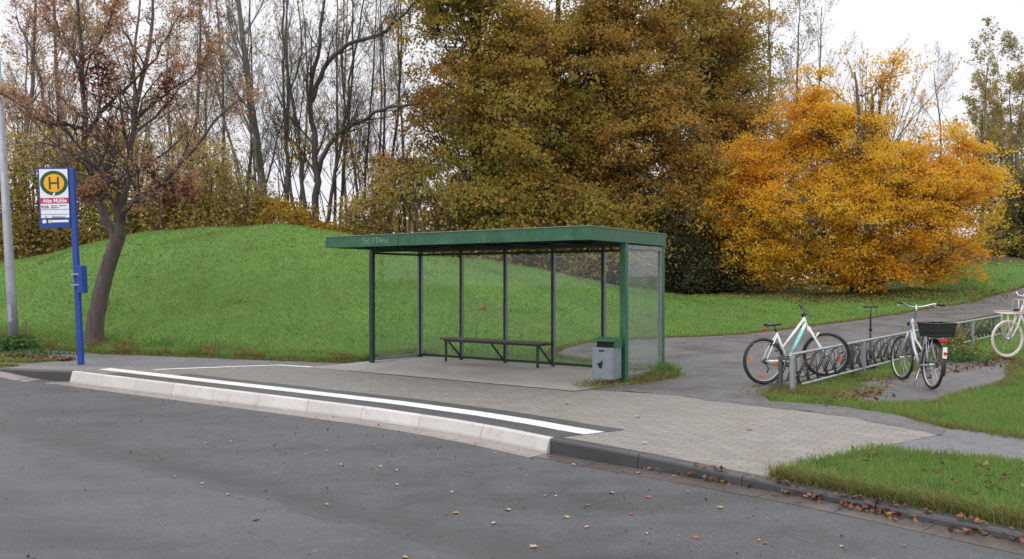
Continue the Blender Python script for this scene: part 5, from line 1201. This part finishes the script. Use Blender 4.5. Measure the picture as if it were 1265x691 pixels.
# ------------------------------------------------------------------ grass
allsheets = [road_poly, paving_poly, foot_poly, path2, yard, pad, slab]
def blades(x, y, z, h, w, lean=.5):
    n = len(x); a = rng.random(n) * 2 * PI; b = rng.random(n) * 2 * PI; base = np.column_stack([x, y, z])
    wv = np.column_stack([np.cos(a), np.sin(a), np.zeros(n)]) * w[:, None] * .5
    ld = np.column_stack([np.cos(b), np.sin(b), np.zeros(n)]) * (h * lean * rng.random(n))[:, None]
    mid = base + ld * .35 + np.array([0, 0, 1]) * h[:, None] * .6; tip = base + ld + np.array([0, 0, 1]) * (h * (.75 + .25 * rng.random(n)))[:, None]
    V = np.stack([base - wv, base + wv, mid + wv * .8, mid - wv * .8, tip], 1).reshape(-1, 3); i = np.arange(n)[:, None] * 5
    return V, i
def grass_obj(name, x, y, h, w, mat, label, lean=.5, dz=-.01):
    z = H0(x, y) + dz; V, i = blades(x, y, z, h, w, lean)
    o = npmesh(name, V, [i + np.array([[0, 1, 2, 3]]), i + np.array([[3, 2, 4]])], mat); return tag(o, label, 'grass', None, 'stuff')
def field_pts(n, Y0, Y1, p=1.6):
    k = rng.random(n); Y = (Y0 ** (1 - p) + k * (Y1 ** (1 - p) - Y0 ** (1 - p))) ** (1 / (1 - p)); a = rng.uniform(-.70, .70, n); return a * Y, Y
def outside(x, y, grow_=0.0):
    m = np.ones(len(x), bool)
    for p in allsheets: m &= ~pip(x, y, p)
    return m
x, y = field_pts(520000, 4.2, 40, 1.35)
d, sd = seg_dist(x, y, KERB); m = outside(x, y) & (d > .14) & (sd > 0); x, y, d = x[m], y[m], d[m]
m = (y - .12 * x < 38); x, y, d = x[m], y[m], d[m]
fp = np.array([(np.nan, np.nan)])
ln = .6 + .4 * np.sin(x * 1.3 + 2 * np.sin(y * .9)) * np.sin(y * 1.1 + x * .4)
hh = np.where(y < 11.5, .085, .05) * (.5 + rng.random(len(x))) * (.7 + .5 * ln); ww = np.clip(.0009 * y, .005, .03)
grass_obj('grass', x, y, hh, ww, MAT['grass'], 'short green grass covering the mound and the verges')
# longer rim grass at the edges of paths
def rim(poly, n, width, h, name, mat, label, sel=None, inset=.03):
    P = np.array(densify(poly, .05)); k = rng.integers(0, len(P), n); p = P[k] + rng.normal(size=(n, 2)) * width
    if sel is not None: p = p[sel(p)]
    hgt = h * (.4 + rng.random(len(p))); return p, hgt
rp = []; rh = []
for poly, n in ((yard, 52000), (foot_poly, 26000), (path2, 14000), (pad, 6000)):
    p, hgt = rim(poly, n, .07, .07, '', None, ''); rp.append(p); rh.append(hgt)
p = np.concatenate(rp); hgt = np.concatenate(rh)
m = (~pip(p[:, 0], p[:, 1], paving_poly)) & (~pip(p[:, 0], p[:, 1], slab)) & (p[:, 1] > 5)
# no weeds on seams between two hard surfaces
ins = sum(pip(p[:, 0] + ox, p[:, 1] + oy, q_).astype(int) for q_ in allsheets for ox, oy in ((0.14, 0), (-.14, 0), (0, .14), (0, -.14)))
m &= ins < 4
m &= ~((p[:, 0] > 1.0) & (p[:, 0] < 4.55) & (p[:, 1] < 11.75) & (p[:, 1] > 7.2) & (p[:, 0] + p[:, 1] < 14.35))
grass_obj('edge_grass', p[m, 0], p[m, 1], hgt[m], np.clip(.0009 * p[m, 1], .006, .03), MAT['grassyellow'], 'yellowing ragged grass along the path edges', .9)
fx_ = rng.uniform(-13, -1.6, 26000); fy_ = np.interp(fx_, [-14, -9, -5.8, -3.1, -1.8], [19.3, 17.2, 16.3, 15.4, 16.7]) + np.abs(rng.normal(size=26000)) * .45; mm = outside(fx_, fy_); fx_, fy_ = fx_[mm], fy_[mm]
nzf = np.sin(fx_ * 2.1) * np.sin(fx_ * 5.3 + fy_ * 3) > .1
grass_obj('rough_grass', fx_[nzf], fy_[nzf], .13 * (.4 + rng.random(nzf.sum())), np.full(nzf.sum(), .016), MAT['grassyellow'], 'rough brownish grass along the foot of the mound', .9)
grass_obj('rough_grass', fx_[~nzf], fy_[~nzf], .12 * (.4 + rng.random((~nzf).sum())), np.full((~nzf).sum(), .016), MAT['grass'], 'longer green grass along the foot of the mound', .9)
kp = sub(offset(KERB, -.17), arc_of(offset(KERB, -.17), np.array([2.0, 6.4])), arc_of(offset(KERB, -.17), np.array([7., .3])), .004); kp = kp[rng.integers(0, len(kp), 9000)] + rng.normal(size=(9000, 2)) * .035
grass_obj('dead_grass', kp[:, 0], kp[:, 1], .15 * (.3 + rng.random(9000)), np.full(9000, .006), MAT['grassyellow'], 'dead grass strands hanging over the right kerb', 1.8)
x = rng.uniform(1.9, 9.5, 60000); y = rng.uniform(-1, 7.8, 60000); m = pip(x, y, [tuple(p) for p in vb] + [(17, -5), (10, 2.55), (6.4, 5.3), (4.6, 6.75), (3.49, 7.55), (2.5, 6.87)]) & (y > 2.5)
x, y = x[m], y[m]; lush = .75 + .35 * np.sin(x * 3.1 + 1) * np.sin(y * 2.7) + .2 * np.sin(x * 7 + y * 5)
grass_obj('lush_grass', x, y, .12 * lush * (.4 + .6 * rng.random(len(x))), np.full(len(x), .0065), MAT['grass'], 'lush tufty grass on the verge in the right foreground', 1.0)
# tufts at the foot of the shelter's right side and around rack
def tuft(cx, cy, n, r, h, mat, name, label, sx=1.0, ang=0.0, lean=.8):
    a = rng.normal(size=n) * r * sx; b = rng.normal(size=n) * r; x = cx + a * math.cos(ang) - b * math.sin(ang); y = cy + a * math.sin(ang) + b * math.cos(ang)
    hh = h * (.35 + .65 * rng.random(n)) * np.exp(-(a / (r * sx * 2.2)) ** 2)
    o = grass_obj(name, x, y, hh, np.full(n, .009), mat, label, lean); return o
for k, (sx_, sy_, n, r, h, l, mt) in enumerate([(5.45, -.15, 900, .11, .34, 'tall grass tuft at the back right shelter post', 'grass'), (5.42, -.55, 1100, .15, .20, 'reddish dry grass tuft along the side glass', 'grassyellow'), (5.38, -1.1, 900, .14, .16, 'grass tuft along the front of the side glass', 'grassyellow'), (5.15, -1.85, 900, .16, .12, 'low grass tuft under the litter bin', 'grassyellow')]):
    wx, wy = sh2w(sx_, sy_); tuft(wx, wy, n, r, h, MAT[mt], 'grass_tuft', l, 1.8, SH_A + PI / 2)
tuft(4.1, 11.2, 2600, .26, .16, MAT['grassyellow'], 'grass_tuft', 'ragged grass around the end legs of the front rack', 1.4, .6)
tuft(4.75, 11.75, 1500, .25, .16, MAT['grass'], 'grass_tuft', 'green grass below the bottom rail of the front rack', 1.6, .8)
tuft(6.0, 13.1, 900, .14, .18, MAT['grass'], 'grass_tuft', 'green grass under the rack behind the silver bicycle', 2.2, .8)
def weeds(cx, cy, n, rx, ry, hz, size, mat, name, label):
    p = np.column_stack([cx + rng.normal(size=n) * rx, cy + rng.normal(size=n) * ry, np.zeros(n)]); p[:, 2] = H0(p[:, 0], p[:, 1]) + rng.random(n) * hz * np.exp(-((p[:, 0] - cx) / (1.6 * rx)) ** 2)
    V, Qd = leaves(p, size, up=1.0); o = npmesh(name, V, Qd, mat); return tag(o, label, 'weeds', None, 'stuff')
weeds(-11.0, 17.7, 900, .28, .2, .32, .07, MAT['nettle'], 'nettles', 'dark nettles at the foot of the lamp pole')
weeds(-10.1, 17.0, 500, .5, .15, .12, .05, MAT['nettle'], 'nettles', 'low green weeds in front of the lamp pole')
weeds(8.35, 15.0, 500, .25, .25, .25, .06, MAT['nettle'], 'nettles', 'green weeds growing behind the silver bicycle')
weeds(8.75, 16.3, 1600, .35, .45, .62, .06, MAT['grassyellow'], 'bramble', 'brown green bramble tangled in the rear rack')
def reflection_twig():  # orange leaved twig added in place of a reflection in the back glass
    Y = 18.5; x = W(588, Y); t = tree_thing('reflection_twig', x, Y, 'tiny twig with a few orange leaves standing in for a reflection in the shelter glass', 'reflection_twig', None, 0)
    mb = MB(); mb.tube([(0, 0, 0), (.02, 0, .35), (-.02, 0, .62)], [.008, .006, .003], 5); mb.tube([(.02, 0, .35), (.14, 0, .55), (.2, 0, .72)], [.006, .004, .002], 5).tube([(.01, 0, .3), (-.12, .02, .5)], [.005, .002], 5); mb.build('stem', MAT['bark'], t)
    V, Qd = leaves(np.array([.2, 0, .74]) + rng.normal(size=(22, 3)) * np.array([.06, .05, .03]), .07); npmesh('crown', V, Qd, MAT['leaf_rust'], t)
reflection_twig()

# ------------------------------------------------------------------ fallen leaves
def litter(x, y, z, size, name, label):
    n = len(x); V, Qd = leaves(np.column_stack([x, y, z]), size, up=2.2); o = npmesh(name, V, Qd, MAT['litter']); return tag(o, label, 'leaf litter', None, 'stuff')
# drift in the gutter on the right
s = rng.uniform(sB + 1.0, sE, 3600); s = s[rng.random(len(s)) < np.clip((s - sB - 1.2) / 1.6, .05, 1)]
d0 = np.concatenate([[0], np.cumsum(np.linalg.norm(np.diff(KERB, axis=0), axis=1))]); kx = np.interp(s, d0, KERB[:, 0]); ky = np.interp(s, d0, KERB[:, 1])
off = np.abs(rng.normal(size=len(s))) * .075 - .03; clump = (np.sin(s * 4.1) + np.sin(s * 9.7 + 1) + np.sin(s * 23.0) + rng.normal(size=len(s)) * .9 > 0.1); kx, ky, off = kx[clump], ky[clump], off[clump]
kx = kx - .70 * off * -1 * -1; ky = ky - .72 * off
zz = np.where(off > 0.0, zroad(kx, ky) + .015 + rng.random(len(kx)) * .03, .015 + rng.random(len(kx)) * .02)
litter(kx, ky, zz, .042, 'leaf_drift', 'drift of wet reddish brown leaves along the right kerb')
n = 420; s = rng.uniform(sB + 2.6, sE, n); kx = np.interp(s, d0, KERB[:, 0]) + .16 + rng.random(n) * .12; ky = np.interp(s, d0, KERB[:, 1]) + .12 + rng.random(n) * .1
litter(kx, ky, np.full(n, .03) + rng.random(n) * .03, .045, 'leaf_drift', 'brown leaves caught in the grass rim behind the right kerb')
n = 260; x = rng.uniform(-10.5, -8.7, n); y = 15.55 + (-x - 8.7) * .42 + rng.normal(size=n) * .08 + .25; litter(x, y, np.full(n, .03) + rng.random(n) * .03, .08, 'leaf_drift', 'brown leaves lying on the verge left of the sign pole')
n = 260; x = rng.normal(4.75, .35, n); y = x + 6.25 + rng.normal(size=n) * .22; litter(x, y, H0(x, y) + .02 + rng.random(n) * .03, .06, 'leaf_drift', 'brown leaves below the front bike rack')
n = 320; x = rng.uniform(5.6, 9.6, n); y = 12.45 + (x - 5.6) * .72 + rng.normal(size=n) * .14; litter(x, y, H0(x, y) + .015 + rng.random(n) * .02, .06, 'leaf_drift', 'brown leaves along the far edge of the parking pad')
n = 260; a = rng.uniform(-.68, .1, n); Y_ = rng.uniform(16, 31, n); x = a * Y_; m = outside(x, Y_); litter(x[m], Y_[m], H0(x[m], Y_[m]) + .045, .06, 'leaf_drift', 'scattered fallen leaves on the mound grass')
n = 600; x = rng.normal(-9.5, 3.2, n); y = rng.normal(22.5, 3.2, n); m = outside(x, y) & (y > 17.5); litter(x[m], y[m], H0(x[m], y[m]) + .05, .055, 'leaf_drift', 'brown leaves scattered on the mound under the leaning tree')
n = 7000; x = W(1050, 34) + rng.normal(size=n) * 3.4; y = 34.0 + rng.normal(size=n) * 1.3; V, Qd = leaves(np.column_stack([x, y, H0(x, y) + .05]), .10, up=2.2); tag(npmesh('leaf_carpet', V, Qd, MAT['grassyellow']), 'fallen orange leaves on the grass under the orange tree', 'leaf litter', None, 'stuff')
n = 130; x = rng.uniform(3.0, 5.6, n); y = 6.2 + rng.normal(size=n) * .5; m = outside(x, y) ; litter(x[m], y[m], np.full(m.sum(), .06), .06, 'leaf_drift', 'brown leaves lying in the foreground grass')

n = 1800; x = rng.uniform(-9, 6, n); y = rng.uniform(3.2, 14, n); d_, sd_ = seg_dist(x, y, KERB); m = (sd_ < 0) & (d_ > .1) & (rng.random(n) < np.exp(-d_ / 3.0) + .1)
litter(x[m], y[m], zroad(x[m], y[m]) + .008, .026, 'leaf_crumbs', 'tiny leaf crumbs and seeds scattered over the wet road')
def leaf_mesh(name, mat, s, curl, seed):
    r = np.random.default_rng(seed); pts = [(0, 0)]; out = []
    n = 11
    for k in range(n):
        a = 2 * PI * k / n; rad = s * (.5 if k % 2 else .34) * (.8 + .4 * r.random()); out.append((rad * math.cos(a) * 1.25, rad * math.sin(a)))
    V = [(0, 0, s * .04)] + [(x, y, abs(y) * curl + .004 + r.random() * s * .10) for x, y in out]; Fc = [(0, 1 + k, 1 + (k + 1) % n) for k in range(n)]
    me = bpy.data.meshes.new(name); me.from_pydata(V, [], Fc); me.materials.append(mat); me.update(); return me
kinds = [('leaf_tan', .085, .35, 'small dry tan leaf lying on the wet grey road'), ('leaf_rust', .085, .25, 'small rust red leaf lying on the wet grey road'), ('leaf_yellow', .08, .3, 'small yellow brown leaf lying on the wet grey road'), ('leaf_pale', .07, .5, 'small pale curled leaf lying on the wet grey road')]
lmesh = [leaf_mesh('fallen_leaf', MAT[k[0]], k[1], k[2], i) for i, k in enumerate(kinds)]
spots = [(206, 515, 0), (310, 522, 2), (255, 548, 3), (462, 551, 0), (377, 562, 2), (351, 572, 1), (467, 593, 1), (300, 577, 0), (282, 612, 3), (216, 590, 3), (316, 643, 1), (558, 609, 3), (563, 635, 2), (627, 631, 0), (674, 613, 1), (686, 614, 3), (726, 625, 1), (780, 636, 1), (801, 615, 1), (798, 660, 3), (860, 665, 1),
         (725, 652, 2), (659, 677, 0), (546, 540, 2), (612, 560, 0), (680, 565, 2), (708, 576, 3), (651, 588, 0), (579, 588, 1), (890, 628, 0), (938, 668, 2), (945, 672, 1), (910, 683, 1), (404, 558, 0), (330, 551, 3), (285, 546, 0), (420, 575, 3), (470, 577, 0), (489, 582, 3), (490, 600, 3), (404, 624, 0), (250, 598, 3), (84, 521, 2), (50, 520, 3), (52, 528, 3), (125, 560, 3), (15, 558, 3), (170, 468, 1), (187, 484, 1), (152, 481, 1), (500, 690, 2), (770, 583, 1), (788, 586, 2), (833, 590, 0), (850, 608, 3), (1040, 676, 0), (610, 648, 3), (700, 640, 2), (755, 610, 0)]
for i, (u, v, k) in enumerate(spots):
    Yr = (EYE + .13) * F / (v - 345.5)
    for _ in range(3): Yr = (EYE - float(zroad(W(u, Yr), Yr))) * F / (v - 345.5)
    x = W(u, Yr); dk, _s = seg_dist(np.array([x]), np.array([Yr]), KERB); ong = dk[0] < .4
    o = bpy.data.objects.new('fallen_leaf', lmesh[k]); C.objects.link(o); o.location = (x, Yr, float(zroad(x, Yr)) + (.009 if ong else .003)); o.rotation_euler = (rng.uniform(-.12, .12), rng.uniform(-.12, .12), rng.random() * 6.28)
    sc = rng.uniform(.3, .62); o.scale = (sc, sc, sc); tag(o, kinds[k][3], 'leaf', 'fallen leaves scattered on the road')
for (u, v, k) in [(788, 516, 0), (797, 549, 3), (550, 489, 3), (700, 500, 3), (926, 532, 1)]:
    Yr = EYE * F / (v - 345.5); o = bpy.data.objects.new('fallen_leaf', lmesh[k]); C.objects.link(o); o.location = (W(u, Yr), Yr, .009); o.rotation_euler = (0, 0, rng.random() * 6.28); o.scale = (.8, .8, .8)
    tag(o, 'small leaf lying on the block paving in front of the shelter', 'leaf', 'fallen leaves on the paving')

# ------------------------------------------------------------------ light, sky, camera
w = bpy.data.worlds.new('World'); scene.world = w; w.use_nodes = True; nt = w.node_tree; nt.nodes.clear()
sky = nt.nodes.new('ShaderNodeTexSky'); sky.sky_type = 'NISHITA'; sky.sun_disc = False; sky.sun_elevation = D2R(38); sky.sun_rotation = D2R(215)
hs = nt.nodes.new('ShaderNodeHueSaturation'); hs.inputs['Saturation'].default_value = .12; L(nt, sky.outputs[0], hs.inputs['Color'])
tc = nt.nodes.new('ShaderNodeTexCoord'); cl = noise(nt, tc.outputs['Generated'], 2.2, 5, .55)
cloud = ramp(nt, cl, [(.3, (8.3, 8.25, 8.9)), (.7, (9.5, 9.45, 9.9))])
col = mix(nt, .86, hs.outputs[0], cloud)
sx = nt.nodes.new('ShaderNodeSeparateXYZ'); L(nt, tc.outputs['Generated'], sx.inputs[0])
gr = maprange(nt, sx.outputs['Z'], .2, .9, 1.05, 2.5)
vm = nt.nodes.new('ShaderNodeVectorMath'); vm.operation = 'SCALE'; L(nt, col, vm.inputs[0]); L(nt, gr, vm.inputs['Scale'])
bg = nt.nodes.new('ShaderNodeBackground'); bg.inputs['Strength'].default_value = .108; L(nt, vm.outputs[0], bg.inputs[0])
out = nt.nodes.new('ShaderNodeOutputWorld'); L(nt, bg.outputs[0], out.inputs[0])
sun = bpy.data.lights.new('sun', 'SUN'); sun.energy = .8; sun.angle = D2R(20); sun.color = (1, .96, .9)
so = bpy.data.objects.new('sun', sun); C.objects.link(so)
el, az = D2R(38), D2R(215)   # azimuth clockwise from +Y
dirv = Vector((math.sin(az) * math.cos(el), math.cos(az) * math.cos(el), math.sin(el))); so.rotation_euler = dirv.to_track_quat('Z', 'Y').to_euler(); so.location = (0, 0, 30)
cam = bpy.data.cameras.new('camera'); cam.lens = 36 * F / 1265; cam.sensor_width = 36; cam.clip_end = 2000
co = bpy.data.objects.new('camera', cam); C.objects.link(co); co.location = (0, 0, EYE); co.rotation_euler = (PI / 2, 0, 0); scene.camera = co
scene.view_settings.view_transform = 'Standard'; scene.view_settings.look = 'None'; scene.view_settings.exposure = 0; scene.view_settings.gamma = 1
